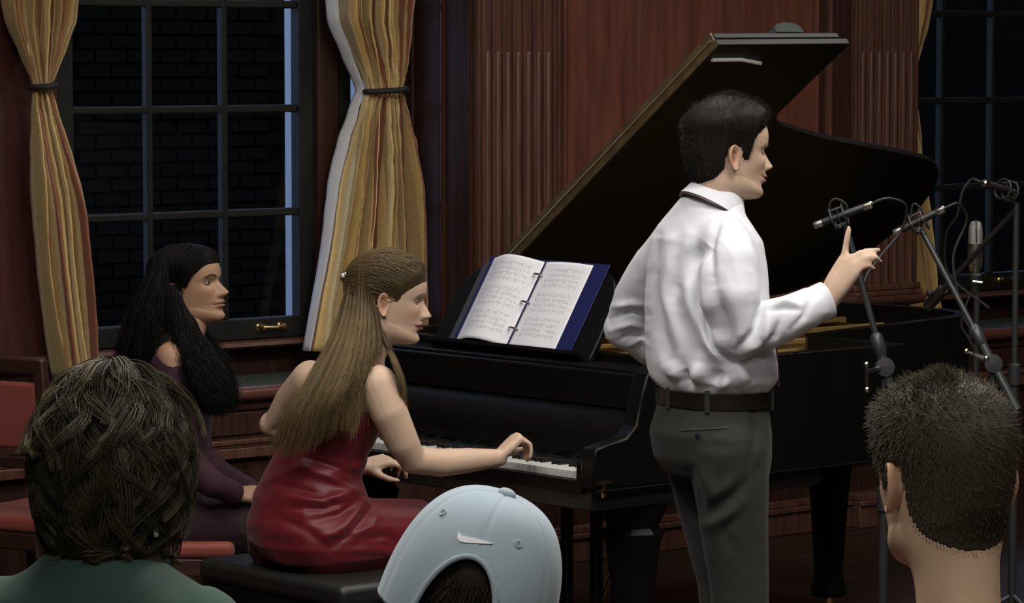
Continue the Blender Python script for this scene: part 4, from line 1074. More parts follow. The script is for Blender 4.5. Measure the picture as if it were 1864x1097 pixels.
# cuff
cf = MB(); a, b = A_(1474, 560, 7.59), A_(1505, 546, 7.605); ax = unit(b - a); l1 = unit(np.cross(ax, Zup)); l2 = np.cross(ax, l1); V = []; n = 32
for c_, r_ in ((a, 0.0445), (b, 0.0450), (b + ax * 0.002, 0.0430), (b, 0.0415), (a, 0.0400)):
    for k in range(n): V.append(c_ + r_ * (l1 * math.cos(2 * math.pi * k / n) * 0.85 + l2 * math.sin(2 * math.pi * k / n)))
cf.add(V, [(i * n + k, i * n + (k + 1) % n, (i + 1) * n + (k + 1) % n, (i + 1) * n + k) for i in range(4) for k in range(n)]); cf.build('cuff', SHIRT, so, angle=180)
# collar: a stand folded over, lower at the throat
cc = A_(1304, 359, 7.70); tl = math.radians(30); cf_ = unit(hdir(24) * math.cos(tl) - Zup * math.sin(tl)); cl_ = np.cross(Zup, hdir(24)); cu_ = np.cross(cf_, cl_)
def ring_strip(prof, c0, fdir, ldir, udir, a0, a1, n=60):
    V = []
    for (rf, rl, hh) in prof:
        for k in range(n):
            t = a0 + (a1 - a0) * k / (n - 1); V.append(c0 + fdir * rf * math.cos(t) + ldir * rl * math.sin(t) + udir * hh)
    return V, [(i * n + k, i * n + k + 1, (i + 1) * n + k + 1, (i + 1) * n + k) for i in range(len(prof) - 1) for k in range(n - 1)]
cm = MB(); cm.add(*ring_strip([(0.062, 0.060, -0.030), (0.058, 0.056, 0.014), (0.0605, 0.0585, 0.0200), (0.065, 0.063, 0.015), (0.075, 0.074, -0.014), (0.081, 0.080, -0.028), (0.078, 0.077, -0.029)], cc, cf_, cl_, cu_, 0.25, 2 * math.pi - 0.25)); cm.build('collar', SHIRT, so, angle=50)
TIEM = mat('dark_tie_silk', (0.030, 0.012, 0.012), 0.5)
tm = MB(); tm.add(*ring_strip([(0.070, 0.068, -0.016), (0.0805, 0.0795, -0.029), (0.0805, 0.0795, -0.034), (0.066, 0.065, -0.030)], cc, cf_, cl_, cu_, 0.1, 2 * math.pi - 0.1))
kn = cc + cf_ * 0.070 + cu_ * -0.02; q0 = A_(1392, 560, 7.80); q1 = A_(1398, 625, 7.80); q2 = A_(1401, 700, 7.78)
for (p, q, wa, wb_) in ((kn, q0, 0.016, 0.024), (q0, q1, 0.024, 0.032), (q1, q2, 0.032, 0.036)):
    l_ = Lm; tm.add([p - l_ * wa, p + l_ * wa, q + l_ * wb_, q - l_ * wb_, p - l_ * wa + Fm * .005, p + l_ * wa + Fm * .005, q + l_ * wb_ + Fm * .005, q - l_ * wb_ + Fm * .005], [(0, 1, 2, 3), (7, 6, 5, 4), (0, 4, 5, 1), (1, 5, 6, 2), (2, 6, 7, 3), (3, 7, 4, 0)])
tm.build('tie', TIEM, man, angle=50)
# trousers and belt
TROU = mat('charcoal_wool', (0.019, 0.020, 0.017), 0.85, sheen=0.05, var=0.12, scale=40, bump=0.05, bscale=500)
mb = MB()
loft(mb, [(A_(1305, 862, 7.70), 0.150, 0.100, 0.110), (A_(1300, 830, 7.70), 0.164, 0.112, 0.128), (A_(1298, 785, 7.70), 0.168, 0.115, 0.134), (A_(1300, 745, 7.70), 0.154, 0.110, 0.122), (A_(1302, 712, 7.70), 0.146, 0.105, 0.110)], Lm, Fm, 44, 0.9)
for hx, kx, kd, ax_ in ((1325, 1346, 7.62, 1352), (1280, 1324, 7.79, 1330)):
    chain(mb, [A_(hx, 815, kd), A_(hx + (kx - hx) * 0.45, 930, kd), A_(kx, 1060, kd), A_(ax_, 1250, kd), A_(ax_, 1475, kd)], [0.098, 0.084, 0.070, 0.062, 0.064], 20)
FT = [([(1258, 860), (1280, 935), (1330, 905), (1375, 855)], 12, -0.010), ([(1262, 840), (1300, 900), (1350, 870)], 14, 0.008), ([(1265, 960), (1310, 950), (1350, 915)], 12, 0.008), ([(1262, 900), (1268, 940)], 10, -0.008), ([(1370, 750), (1376, 800), (1366, 845)], 7, -0.009), ([(1285, 810), (1330, 815)], 10, -0.003), ([(1330, 1000), (1318, 960), (1345, 940)], 10, -0.006)]
def disp_t(V, N):
    Q = np.stack([V @ Lm * 9, V @ Fm * 9, V[:, 2] * 6], 1); return folds(V, N, FT) + 0.007 * (fbm(Q, 21) - 0.45)
to, TV, TF = garment('trousers', mb, TROU, man, 0.006, 4, disp_t)
g_ = np.stack(np.meshgrid(np.linspace(1240, 1326, 12), np.linspace(0, 1, 2)), -1); g_[..., 1] = 780 - (g_[..., 0] - 1240) * 0.05 + g_[..., 1] * 4
patch(TV, TF, g_, 0.0022, 'pocket_welt', mat('pocket_welt_wool', (0.035, 0.037, 0.032), 0.85), to)  # welt in wool slightly lighter than the trousers
hb = cast(TV, TF, [(1271, 792)])[0]
if hb[0] is not None:
    m = MB(); m.lathe([(0.007, 0), (0.0075, 0.002), (0.004, 0.003)], hb[0], unit(hb[1]), 14); m.build('pocket_button', mat('trouser_button', (0.01, 0.014, 0.02), 0.3), to)
bt = MB(); n = 64; V = []
for (dz, gr) in ((-0.020, 0.004), (-0.019, 0.0085), (0.017, 0.0085), (0.018, 0.004)):
    for k in range(n):
        t = 2 * math.pi * k / n; cs, sn = math.cos(t), math.sin(t)
        V.append(A_(1302, 720, 7.70) + Zup * dz + Lm * (0.147 + gr) * np.sign(cs) * abs(cs) ** 0.9 + Fm * ((0.106 if sn > 0 else 0.113) + gr) * np.sign(sn) * abs(sn) ** 0.9)
bt.add(V, [(i * n + k, i * n + (k + 1) % n, (i + 1) * n + (k + 1) % n, (i + 1) * n + k) for i in range(3) for k in range(n)])
bl = bt.build('belt', mat('black_leather_belt', (0.012, 0.009, 0.008), 0.35), man, angle=50)
for k, t in enumerate((-1.5, -0.75, -2.3, 0.6, 2.5)):
    cs, sn = math.cos(t), math.sin(t); p = A_(1302, 720, 7.70) + Lm * 0.156 * np.sign(cs) * abs(cs) ** 0.9 + Fm * (0.115 if sn > 0 else 0.122) * np.sign(sn) * abs(sn) ** 0.9
    u = unit(Lm * cs + Fm * sn); s_ = np.cross(u, Zup); m = MB(); P8 = [p + u * a * 0.003 + s_ * b * 0.006 + Zup * c * 0.026 for a in (-1, 1) for b in (-1, 1) for c in (-1, 1)]
    m.add(P8, [(0, 1, 3, 2), (4, 6, 7, 5), (0, 4, 5, 1), (2, 3, 7, 6), (0, 2, 6, 4), (1, 5, 7, 3)]); m.build('belt_loop', TROU, to, bev=0.001)
SHOE = mat('black_leather_shoe', (0.01, 0.01, 0.01), 0.3)
for ax_, kd in ((1352, 7.62), (1330, 7.79)):
    f0 = A_(ax_, 1475, kd); f0[2] = 0.0; m = MB()
    m.prism([(-0.07, 0.0), (-0.075, 0.05), (-0.05, 0.085), (0.03, 0.085), (0.09, 0.06), (0.17, 0.045), (0.20, 0.025), (0.20, 0.0)], 1, -0.042, 0.042); V, Fc = m.data()
    W = np.stack([f0 + Fm * v[0] + Lm * v[1] * (1 - 0.3 * max(0, v[0] / 0.2)) + Zup * v[2] for v in V]); o = mesh_obj('shoe', W, Fc, SHOE, man); bevel(o, 0.012, 3)

# ------------------------------------------------------------------ the pianist in the red dress
pia = empty('person', (atd(580, 955, 8.6)[0], atd(580, 955, 8.6)[1], 0), 'long-haired woman in a red dress playing the piano', 'person')
cfg = dict(skin=(0.62, 0.44, 0.32), lips=(0.20, 0.035, 0.035), brow=(0.13, 0.085, 0.05), browmix=0.85, rosy=0.45, shadow=0.75, shadowcol=(0.12, 0.075, 0.06), eye_open=0.12, nose=0.0275, nose_pow=1.05, lip=1.15, lipmix=0.9, chin=0.0045, lash=0.9)
hp = Head(cfg, 4, -8, 0, (0.120, 0, 0.077), atd(785, 576, 8.60), 0.985)
Fp = hdir(40); Lp = np.cross(Zup, Fp); mb = MB()
PD = 8.60
loft(mb, [(A_(582, 1000, PD), 0.150, 0.12, 0.12), (A_(575, 930, PD), 0.160, 0.12, 0.12), (A_(572, 860, PD), 0.125, 0.10, 0.10), (A_(585, 810, PD), 0.125, 0.10, 0.095), (A_(606, 760, PD), 0.142, 0.105, 0.095), (A_(626, 715, PD), 0.150, 0.09, 0.088), (A_(640, 685, PD), 0.135, 0.07, 0.072), (A_(655, 662, PD), 0.075, 0.055, 0.055), (A_(668, 640, PD), 0.050, 0.048, 0.046)], Lp, Fp, 40, 0.95)
chain(mb, [A_(655, 668, PD), A_(676, 632, PD), A_(690, 608, PD)], [0.052, 0.047, 0.045])
chain(mb, [A_(686, 700, 8.48), A_(708, 750, 8.47), A_(733, 805, 8.49), A_(752, 836, 8.52), A_(800, 842, 8.57), A_(850, 838, 8.63), A_(908, 833, 8.70)], [0.054, 0.049, 0.0435, 0.0385, 0.0375, 0.0335, 0.0240], 16)
chain(mb, [A_(566, 690, 8.72), A_(530, 730, 8.80), A_(496, 772, 8.86), A_(565, 805, 8.85), A_(660, 848, 8.80)], [0.052, 0.046, 0.037, 0.034, 0.024], 16)
# right hand on the treble keys: arched, knuckles high
Wp = A_(908, 830, 8.70); dpn = unit(RT * 0.62 + Zup * 0.56 + FW * 0.42); npn = unit(Zup * 0.85 - RT * 0.5 - FW * 0.15); npn = unit(npn - dpn * (npn @ dpn)); tpn = np.cross(npn, dpn)
if tpn @ FW < 0: tpn = -tpn
hand(mb, Wp, dpn, npn, tpn, [(1.25, 1.0, 0.5), (1.25, 0.95, 0.5), (1.25, 0.9, 0.5), (1.2, 0.85, 0.5)], 0.92, thumb=(0.7, 0.55, 0.3, 0.2))
# left hand, relaxed above the lap
Wl = A_(660, 848, 8.80); dl = unit(RT * 0.85 + FW * 0.25 + Zup * 0.18); nl_ = unit(Zup * 0.9 - FW * 0.35); nl_ = unit(nl_ - dl * (nl_ @ dl)); tl_ = np.cross(nl_, dl)
if tl_ @ FW > 0: tl_ = -tl_
hand(mb, Wl, dl, nl_, tl_, [(0.55, 0.6, 0.4), (0.65, 0.6, 0.4), (0.7, 0.7, 0.4), (0.75, 0.7, 0.4)], 0.84)
# legs
for hx, hd, kx, kd in ((622, 8.53, 862, 8.80), (542, 8.67, 782, 8.94)):
    kn = A_(kx, 955, kd); an = kn - Fp * 0.10; an[2] = 0.09
    chain(mb, [A_(hx, 975, hd), (A_(hx, 970, hd) + kn) / 2, kn, (kn + an) / 2, an], [0.082, 0.072, 0.055, 0.052, 0.036], 16)
    chain(mb, [an - Zup * 0.05, an + Fp * 0.13 - Zup * 0.065], [0.034, 0.024], 10)
body_mesh(pia, mb, hp, 0.0055, 3)
# dress
DRESS = mat('red_satin', (0.135, 0.0065, 0.013), 0.47, spec=0.4, sheen=0.1)
mb = MB()
loft(mb, [(A_(585, 1012, PD), 0.165, 0.14, 0.150), (A_(577, 985, PD), 0.188, 0.15, 0.165), (A_(570, 945, PD), 0.188, 0.145, 0.160), (A_(569, 905, PD), 0.170, 0.13, 0.142), (A_(570, 868, PD), 0.145, 0.115, 0.122), (A_(584, 825, PD), 0.135, 0.108, 0.108), (A_(602, 785, PD), 0.146, 0.112, 0.104), (A_(617, 752, PD), 0.155, 0.114, 0.104), (A_(622, 742, PD), 0.150, 0.108, 0.100)], Lp, Fp, 48, 0.95)
for hx, hd, kx, kd in ((620, 8.53, 765, 8.70), (545, 8.67, 690, 8.84)):
    chain(mb, [A_(hx - 20, 978, hd), A_((hx + kx) / 2 - 6, 974, (hd + kd) / 2), A_(kx - 12, 968, kd - 0.01)], [0.110, 0.100, 0.090], 20)
FD = [([(560, 835), (610, 850), (660, 870)], 6, -0.008), ([(540, 850), (600, 868), (650, 895)], 7, 0.008), ([(520, 905), (590, 912), (650, 890)], 8, 0.008), ([(530, 925), (590, 925), (650, 905)], 6, -0.008), ([(505, 880), (560, 895), (630, 925)], 7, -0.006), ([(560, 950), (620, 935), (660, 905)], 8, -0.008), ([(580, 985), (630, 955), (665, 915)], 9, 0.009), ([(600, 1000), (645, 965), (670, 930)], 7, -0.008), ([(500, 940), (560, 965), (600, 1000)], 9, -0.006), ([(480, 880), (520, 860), (580, 840)], 9, 0.005), ([(640, 985), (700, 975), (735, 990)], 8, -0.006), ([(630, 1005), (690, 1000), (735, 1010)], 7, 0.006), ([(660, 800), (640, 850), (650, 880)], 9, -0.007)]
def disp_d(V, N):
    Q = np.stack([V @ Lp * 8, V @ Fp * 8, V[:, 2] * 16], 1); return folds(V, N, FD) + 0.006 * (fbm(Q, 31) - 0.45) + 0.006 * (ridged(Q * 0.8, 33) ** 3 - 0.25)
do, DV, DF = garment('dress', mb, DRESS, pia, 0.005, 4, disp_d)
# shoulder straps and the narrow back of the dress
for (pts, wd) in (([(640, 748, 8.475), (655, 715, 8.465), (664, 688, 8.50), (668, 676, 8.56), (680, 690, 8.66)], 0.010), ([(570, 770, 8.58), (592, 725, 8.54), (612, 690, 8.53), (630, 668, 8.57)], 0.034)):
    P = smooth_path([A_(*q) for q in pts], 20); m = MB(); V = []
    for i, p in enumerate(P):
        t = unit(P[min(i + 1, 19)] - P[max(i - 1, 0)]); s_ = unit(np.cross(t, F3)); nn = unit(np.cross(s_, t))
        if nn @ F3 > 0: nn = -nn
        for a, b in ((-1, 0.0), (-1, 0.004), (1, 0.004), (1, 0.0)): V.append(p + s_ * a * wd * (1 - 0.4 * i / 19) + nn * (b + 0.002))
    m.add(V, [(i * 4 + k, i * 4 + (k + 1) % 4, (i + 1) * 4 + (k + 1) % 4, (i + 1) * 4 + k) for i in range(19) for k in range(4)]); m.build('dress_strap', DRESS, do, angle=60)
# hair: swept back to a clasp, then long down the back
rng = np.random.default_rng(8)
hcol = np.array((0.112, 0.077, 0.036))
def thick_p(L): return 0.006 + 0.007 * sm01((L[:, 2] - 0.10) / 0.08) + 0.003 * sm01((-L[:, 0]) / 0.08)
P, Fc, dn, hl, L, th = hair_cap(hp, 'long', thick_p, 0.0015, 4, 30)
clasp_l = np.array([-0.118, 0.0, 0.150])
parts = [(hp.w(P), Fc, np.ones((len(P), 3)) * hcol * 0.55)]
# swept strands on the scalp
up_ = np.where((L[:, 2] > 0.105) & (hl > 0.002))[0]; sel = rng.choice(up_, 3200); K = 10; tt = np.linspace(0, 1, K)
r_ = L[sel]; e_ = clasp_l + rng.normal(0, 0.006, (len(sel), 3))
ctr = np.array([-0.011, 0, 0.115])
pth = np.zeros((len(sel), K, 3))
for k, t in enumerate(tt):
    q = r_ * (1 - t) + e_ * t; dv = q - ctr; rad = np.linalg.norm(dv / np.array([0.105, 0.078, 0.112]), axis=1)
    lift = 1.02 + 0.13 * math.sin(math.pi * min(1, t * 1.15 + 0.12)) + 0.02 * math.sin(3 * t)
    on = ctr + dv / rad[:, None] * lift
    mixf = min(1, t * 5) * (1 - max(0, (t - 0.85) / 0.15)); pth[:, k] = q * (1 - mixf) + on * mixf
    pth[:, k, 2] -= 0.012 * math.sin(math.pi * t) * (r_[:, 2] < 0.15)
pth = drape(pth, P, Fc, ctr, rng.uniform(0.0005, 0.005, len(sel)), np.clip(tt * 6, 0, 1) * np.clip((1 - tt) / 0.12, 0, 1) * 0.97)
parts.append(strands(hp.w(pth), 0.00075 * (0.7 + 0.6 * rng.random(len(sel))), 0.5, hcol, 0.3, 2))
# long hair: guides laid from head to tips, each a list of picture points with distance
G = [[(640, 484, 8.60), (622, 552, 8.57), (600, 620, 8.50), (555, 700, 8.44), (518, 765, 8.42), (498, 808, 8.44)],
     [(641, 486, 8.57), (630, 552, 8.54), (611, 622, 8.47), (572, 700, 8.41), (540, 768, 8.38), (524, 815, 8.40)],
     [(645, 487, 8.54), (638, 553, 8.515), (622, 624, 8.45), (590, 700, 8.38), (561, 765, 8.36), (545, 812, 8.38)],
     [(651, 490, 8.525), (647, 555, 8.50), (634, 626, 8.44), (608, 700, 8.37), (583, 755, 8.36), (570, 800, 8.38)],
     [(657, 496, 8.515), (656, 557, 8.495), (646, 628, 8.44), (626, 698, 8.38), (606, 745, 8.36), (598, 782, 8.38)],
     [(663, 505, 8.510), (664, 560, 8.49), (658, 630, 8.44), (644, 690, 8.40), (632, 728, 8.40), (628, 760, 8.40)],
     [(669, 518, 8.508), (672, 563, 8.49), (670, 625, 8.46), (660, 680, 8.43), (648, 730, 8.42), (644, 790, 8.42)],
     [(675, 532, 8.508), (680, 568, 8.495), (681, 625, 8.48), (672, 668, 8.46), (660, 710, 8.44), (654, 760, 8.43)],
     [(681, 545, 8.510), (686, 575, 8.50), (692, 622, 8.50), (684, 655, 8.49), (674, 688, 8.47), (668, 730, 8.45)]]
SIDE = [[(684, 560, 8.515), (690, 592, 8.52), (704, 632, 8.50), (718, 662, 8.45), (728, 692, 8.44), (732, 735, 8.46)],
        [(686, 565, 8.53), (694, 596, 8.54), (712, 636, 8.53), (724, 668, 8.49), (733, 700, 8.47), (735, 752, 8.48)]]
CPW = hp.w(P)
def gpt(q, k):
    if k < 2:
        hit = cast(CPW, Fc, [q[:2]])[0]
        if hit[0] is not None: return hit[0] + unit(CAM - hit[0]) * (0.003 + 0.006 * k)
    return A_(*q)
GP = np.array([[gpt(q, k) for k, q in enumerate(g)] for g in G])
KK = 14; GD = np.array([smooth_path(g, KK) for g in GP])
def sheet(u):                                            # interpolate across guides, u in 0..1
    x = np.asarray(u) * (len(GD) - 1); i = np.minimum(x.astype(int), len(GD) - 2); f = (x - i)[:, None, None]; f = f * f * (3 - 2 * f) * 0.5 + f * 0.5
    return GD[i] * (1 - f) + GD[i + 1] * f
us = np.linspace(0, 1, 60); S = sheet(us); S2 = S + F3 * 0.030 * np.sin(np.linspace(0.4, 2.6, KK))[None, :, None]
def sheet_faces(a, b, off=0): return [(off + i * b + j, off + i * b + j + 1, off + (i + 1) * b + j + 1, off + (i + 1) * b + j) for i in range(a - 1) for j in range(b - 1)]
wv = 0.006 * np.sin(us * 60)[:, None, None] * F3[None, None] + 0.004 * np.sin(us * 137 + 1)[:, None, None] * F3[None, None]
kb = KK - 4
parts.append(((S + wv)[:, :kb].reshape(-1, 3), sheet_faces(60, kb), np.ones((60 * kb, 3)) * hcol * 0.75))
parts.append(((S2 + wv)[:, :kb].reshape(-1, 3), sheet_faces(60, kb), np.ones((60 * kb, 3)) * hcol * 0.6))
N = 3400; u = rng.random(N) ** 1.15; base = sheet(u); t = np.linspace(0, 1, KK)
amp = rng.normal(0, 1, (N, 3)); fr = rng.uniform(0.5, 1.6, N); phs = rng.uniform(0, 6.28, N); lump = np.sin(u * 60)
side = np.stack([np.sin(phs[:, None] + 6.28 * fr[:, None] * t[None])] * 3, -1)
base = base - F3 * (rng.random(N)[:, None, None] * 0.016 - 0.004 + 0.005 * lump[:, None, None]) * np.sin(0.3 + 2.6 * t)[None, :, None]
base = base + side * (RT * 0.006)[None, None] * amp[:, :1, None] * t[None, :, None] + (amp[:, None] * 0.004) * t[None, :, None] ** 2
ext = (rng.uniform(-0.07, 0.035, N) - 0.05 * (u > 0.7) * rng.random(N))[:, None, None] * (t ** 4)[None, :, None]
tang = base[:, -1] - base[:, -4]; tang /= np.linalg.norm(tang, axis=1, keepdims=True); base = base + tang[:, None] * ext
warm = hcol[None] * (0.75 + 0.5 * rng.random((N, 1))) * (1 + 0.22 * lump[:, None]); warm = warm + np.array([0.035, 0.024, 0.010])[None] * (rng.random((N, 1)) > 0.75)
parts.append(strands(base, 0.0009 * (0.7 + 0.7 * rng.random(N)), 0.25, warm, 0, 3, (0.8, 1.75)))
SG = np.array([smooth_path([A_(*q) for q in g], KK) for g in SIDE]); us_ = rng.random(300)[:, None, None]; sb_ = SG[0] * (1 - us_) + SG[1] * us_ + rng.normal(0, 0.003, (300, 1, 3)) * np.linspace(0.3, 1.5, KK)[None, :, None]
parts.append(strands(sb_, 0.0008, 0.3, hcol, 0.35, 9, (0.8, 1.6)))
V, Fc, T = cat(parts); mesh_obj('hair', V, Fc, HAIRM, pia, angle=180, attrs={'tint': T})
m = MB(); m.ball(hp.w(clasp_l + np.array([-0.008, -0.010, 0.004])), 0.0075, 12); m.ball(hp.w(clasp_l + np.array([-0.002, -0.016, 0.010])), 0.0055, 10); m.build('hair_clasp', mat('pearl_clasp', (0.8, 0.8, 0.82), 0.2, metal=0.3), pia)
m = MB(); m.ball(hp.w((-0.006, -0.082, 0.064)), 0.0042, 10); m.build('earring', mat('dark_earring', (0.06, 0.04, 0.03), 0.3, metal=0.8), pia)
# piano bench under her
bp_ = A_(582, 1020, PD); bn2 = empty('piano_bench', (bp_[0], bp_[1], 0), 'black padded piano bench under the woman in red', 'bench')
bx, by = bp_[0], bp_[1]; zt_ = 0.475
o = obox('bench_pad', (bx - 0.17, bx + 0.17, by - 0.32, by + 0.32, zt_ - 0.06, zt_), SATIN, bn2); bevel(o, 0.02, 3)
obox('apron', (bx - 0.16, bx + 0.16, by - 0.31, by + 0.31, zt_ - 0.12, zt_ - 0.06), BLACK, bn2, bev=0.003)
for sx in (-1, 1):
    for sy in (-1, 1):
        m = MB(); m.lathe([(0.016, 0.0), (0.018, 0.05), (0.026, 0.33), (0.028, zt_ - 0.12)], (bx + sx * 0.14, by + sy * 0.28, 0), n=8); m.build('leg', BLACK, bn2)
# ------------------------------------------------------------------ girl in maroon beside the window
girl = empty('person', (atd(310, 930, 9.4)[0], atd(310, 930, 9.4)[1], 0), 'seated young woman in maroon with long black hair by the window', 'person')
cfg = dict(skin=(0.37, 0.215, 0.13), lips=(0.28, 0.11, 0.085), brow=(0.012, 0.008, 0.006), browmix=0.95, rosy=0.2, eye_open=0.8, nose=0.029, nose_pow=1.0, lip=1.1, lipmix=0.7, chin=0.004, lash=0.9, shadow=0.15)
hg = Head(cfg, -22, 9, 0, (0.121, 0, 0.077), atd(416, 532, 9.40), 0.97)
Fg = hdir(-4); Lg = np.cross(Zup, Fg); mb = MB(); GD_ = 9.42
loft(mb, [(A_(300, 950, GD_), 0.15, 0.11, 0.12), (A_(302, 900, GD_), 0.150, 0.10, 0.11), (A_(312, 820, GD_), 0.120, 0.09, 0.09), (A_(322, 740, GD_), 0.130, 0.095, 0.09), (A_(328, 670, GD_), 0.145, 0.085, 0.085), (A_(332, 640, GD_), 0.125, 0.065, 0.070), (A_(338, 618, GD_), 0.065, 0.05, 0.052), (A_(345, 600, GD_), 0.046, 0.046, 0.044)], Lg, Fg)
chain(mb, [A_(338, 622, GD_), A_(348, 590, GD_)], [0.048, 0.046])
chain(mb, [A_(312, 650, GD_ - 0.15), A_(322, 750, GD_ - 0.17), A_(334, 830, GD_ - 0.18), A_(390, 880, GD_ - 0.20), A_(430, 898, GD_ - 0.16)], [0.046, 0.041, 0.036, 0.031, 0.023])
chain(mb, [A_(345, 645, GD_ + 0.15), A_(352, 750, GD_ + 0.17), A_(360, 830, GD_ + 0.18), A_(420, 875, GD_ + 0.15), A_(460, 895, GD_ + 0.05)], [0.046, 0.041, 0.036, 0.031, 0.023])
hand(mb, A_(430, 898, GD_ - 0.16), unit(RT * 0.95 + FW * 0.3 - Zup * 0.1), unit(Zup * 0.8 - FW * 0.6), unit(FW * 0.8 + Zup * 0.6), [(0.3, 0.4, 0.3)] * 4, 0.85)
for q in (-0.09, 0.09):
    hpj = A_(300, 955, GD_) + Lg * q; kn = hpj + Fg * 0.42; an = kn - Fg * 0.03; an[2] = 0.08
    chain(mb, [hpj, (hpj + kn) / 2, kn, (kn + an) / 2, an], [0.078, 0.070, 0.052, 0.050, 0.035]); chain(mb, [an - Zup * 0.04, an + Fg * 0.14 - Zup * 0.055], [0.032, 0.024])
body_mesh(girl, mb, hg, 0.0065, 3); eyes(hg, girl)
MAROON = mat('maroon_knit', (0.030, 0.0045, 0.011), 0.85, sheen=0.03, bump=0.08, bscale=300)
mb = MB()
loft(mb, [(A_(298, 962, GD_), 0.165, 0.12, 0.13), (A_(300, 910, GD_), 0.165, 0.115, 0.125), (A_(311, 825, GD_), 0.136, 0.105, 0.105), (A_(322, 740, GD_), 0.145, 0.11, 0.104), (A_(328, 675, GD_), 0.160, 0.098, 0.098), (A_(330, 652, GD_), 0.152, 0.085, 0.090), (A_(331, 643, GD_), 0.140, 0.075, 0.082)], Lg, Fg, 40, 0.92)
chain(mb, [A_(312, 668, GD_ - 0.14), A_(322, 750, GD_ - 0.17), A_(334, 832, GD_ - 0.18), A_(390, 882, GD_ - 0.20), A_(422, 896, GD_ - 0.17)], [0.058, 0.052, 0.047, 0.041, 0.034], 18)
chain(mb, [A_(345, 665, GD_ + 0.14), A_(352, 750, GD_ + 0.17), A_(360, 832, GD_ + 0.18), A_(420, 878, GD_ + 0.15), A_(452, 893, GD_ + 0.07)], [0.058, 0.052, 0.047, 0.041, 0.034], 18)
def disp_g(V, N):
    Q = np.stack([V @ Lg * 9, V @ Fg * 9, V[:, 2] * 14], 1); return 0.008 * (fbm(Q, 41) - 0.45) + 0.006 * (ridged(Q, 43) ** 3 - 0.25)
garment('top', mb, MAROON, girl, 0.006, 4, disp_g)
mb = MB()
for q in (-0.09, 0.09):
    hpj = A_(300, 955, GD_) + Lg * q; kn = hpj + Fg * 0.42; an = kn - Fg * 0.03; an[2] = 0.12
    chain(mb, [hpj, (hpj + kn) / 2, kn, (kn + an) / 2, an], [0.098, 0.090, 0.074, 0.075, 0.080], 18)
garment('skirt', mb, mat('dark_maroon_cloth', (0.018, 0.004, 0.008), 0.85, sheen=0.03), girl, 0.007, 4, disp_g)
rng = np.random.default_rng(21); hcol = np.array((0.0065, 0.0055, 0.0055))
P, Fc, dn, hl, L, th = hair_cap(hg, 'long', lambda L: 0.014 + 0.014 * sm01((-L[:, 0]) / 0.07), 0.004, 14, 30)
parts = [(hg.w(P), Fc, np.ones((len(P), 3)) * hcol * 0.8)]
def wavy(guides, N, seed, r=0.0010, amp=0.008, thick=0.03, K=15, tint=hcol, waves=(3, 6), var=0.4):
    g = np.random.default_rng(seed); GG = np.array([smooth_path([A_(*q) for q in gd], K) for gd in guides]); u = g.random(N) * (len(GG) - 1)
    i = np.minimum(u.astype(int), len(GG) - 2); f = (u - i)[:, None, None]; B = GG[i] * (1 - f) + GG[i + 1] * f; t = np.linspace(0, 1, K)
    ph = (u * 2.3)[:, None] + g.normal(0, 0.5, (N, 1)); fr = g.uniform(*waves, (N, 1))
    B = B + (RT[None, None] * np.sin(ph + 6.28 * fr * t[None])[..., None] + FW[None, None] * np.cos(ph * 1.7 + 6.28 * fr * t[None])[..., None]) * (amp * (0.2 + t))[None, :, None]
    off = g.normal(0, 1, (N, 1, 3)) * thick * 0.45; B = B + off * np.sin(0.25 + 2.2 * t)[None, :, None]
    return strands(B, r * (0.6 + 0.8 * g.random(N)), 0.35, tint, var, seed)
up_ = np.where((L[:, 2] > 0.10) & (hl > 0.001))[0]; sel = rng.choice(up_, 2400); tt = np.linspace(0, 1, 10); r_ = L[sel]; pth = np.zeros((len(sel), 10, 3)); ctr = np.array([-0.011, 0, 0.115])
e_ = np.stack([np.full(len(sel), -0.06), np.sign(r_[:, 1] + 1e-4) * 0.075, np.full(len(sel), 0.02)], 1) + rng.normal(0, 0.02, (len(sel), 3))
for k, t in enumerate(tt):
    md_ = np.stack([r_[:, 0] * 0.35 - 0.012, np.sign(r_[:, 1] + 1e-4) * 0.095, np.maximum(r_[:, 2] * 0.86, 0.140)], 1)
    pth[:, k] = r_ * (1 - t) ** 2 + 2 * md_ * t * (1 - t) + e_ * t * t
pth = drape(pth, P, Fc, ctr, rng.uniform(0.0005, 0.007, len(sel)), np.clip(tt * 8, 0, 1))
bad = ((pth[:, :, 2] < hairline(pth[:, :, 0], 'long') - 0.004) & (pth[:, :, 0] > 0.015)).any(1); pth = pth[~bad]
parts.append(strands(hg.w(pth), 0.0010, 0.6, hcol, 0.4, 5))
near = [[(285, 490, 9.42), (258, 550, 9.40), (238, 610, 9.38), (228, 660, 9.38), (240, 720, 9.38)], [(300, 485, 9.35), (282, 550, 9.31), (270, 605, 9.30), (258, 645, 9.30), (262, 700, 9.33)],
        [(310, 520, 9.32), (318, 590, 9.29), (335, 650, 9.25), (352, 700, 9.23), (372, 745, 9.23)], [(325, 540, 9.31), (338, 600, 9.27), (355, 660, 9.24), (378, 710, 9.22), (395, 750, 9.23)],
        [(345, 580, 9.33), (362, 620, 9.28), (385, 660, 9.26), (408, 700, 9.25), (418, 740, 9.26)]]
far = [[(360, 590, 9.48), (378, 620, 9.50), (400, 650, 9.47), (418, 690, 9.45), (428, 730, 9.44)], [(350, 580, 9.50), (365, 625, 9.52), (385, 665, 9.50), (395, 700, 9.48), (405, 750, 9.46)]]
parts.append(wavy(near[:2], 1300, 1, amp=0.012, thick=0.045)); parts.append(wavy(near[2:], 1200, 2, amp=0.012)); parts.append(wavy(far, 800, 3, amp=0.012))
V, Fc, T = cat(parts); mesh_obj('hair', V, Fc, HAIRD, girl, angle=180, attrs={'tint': T})
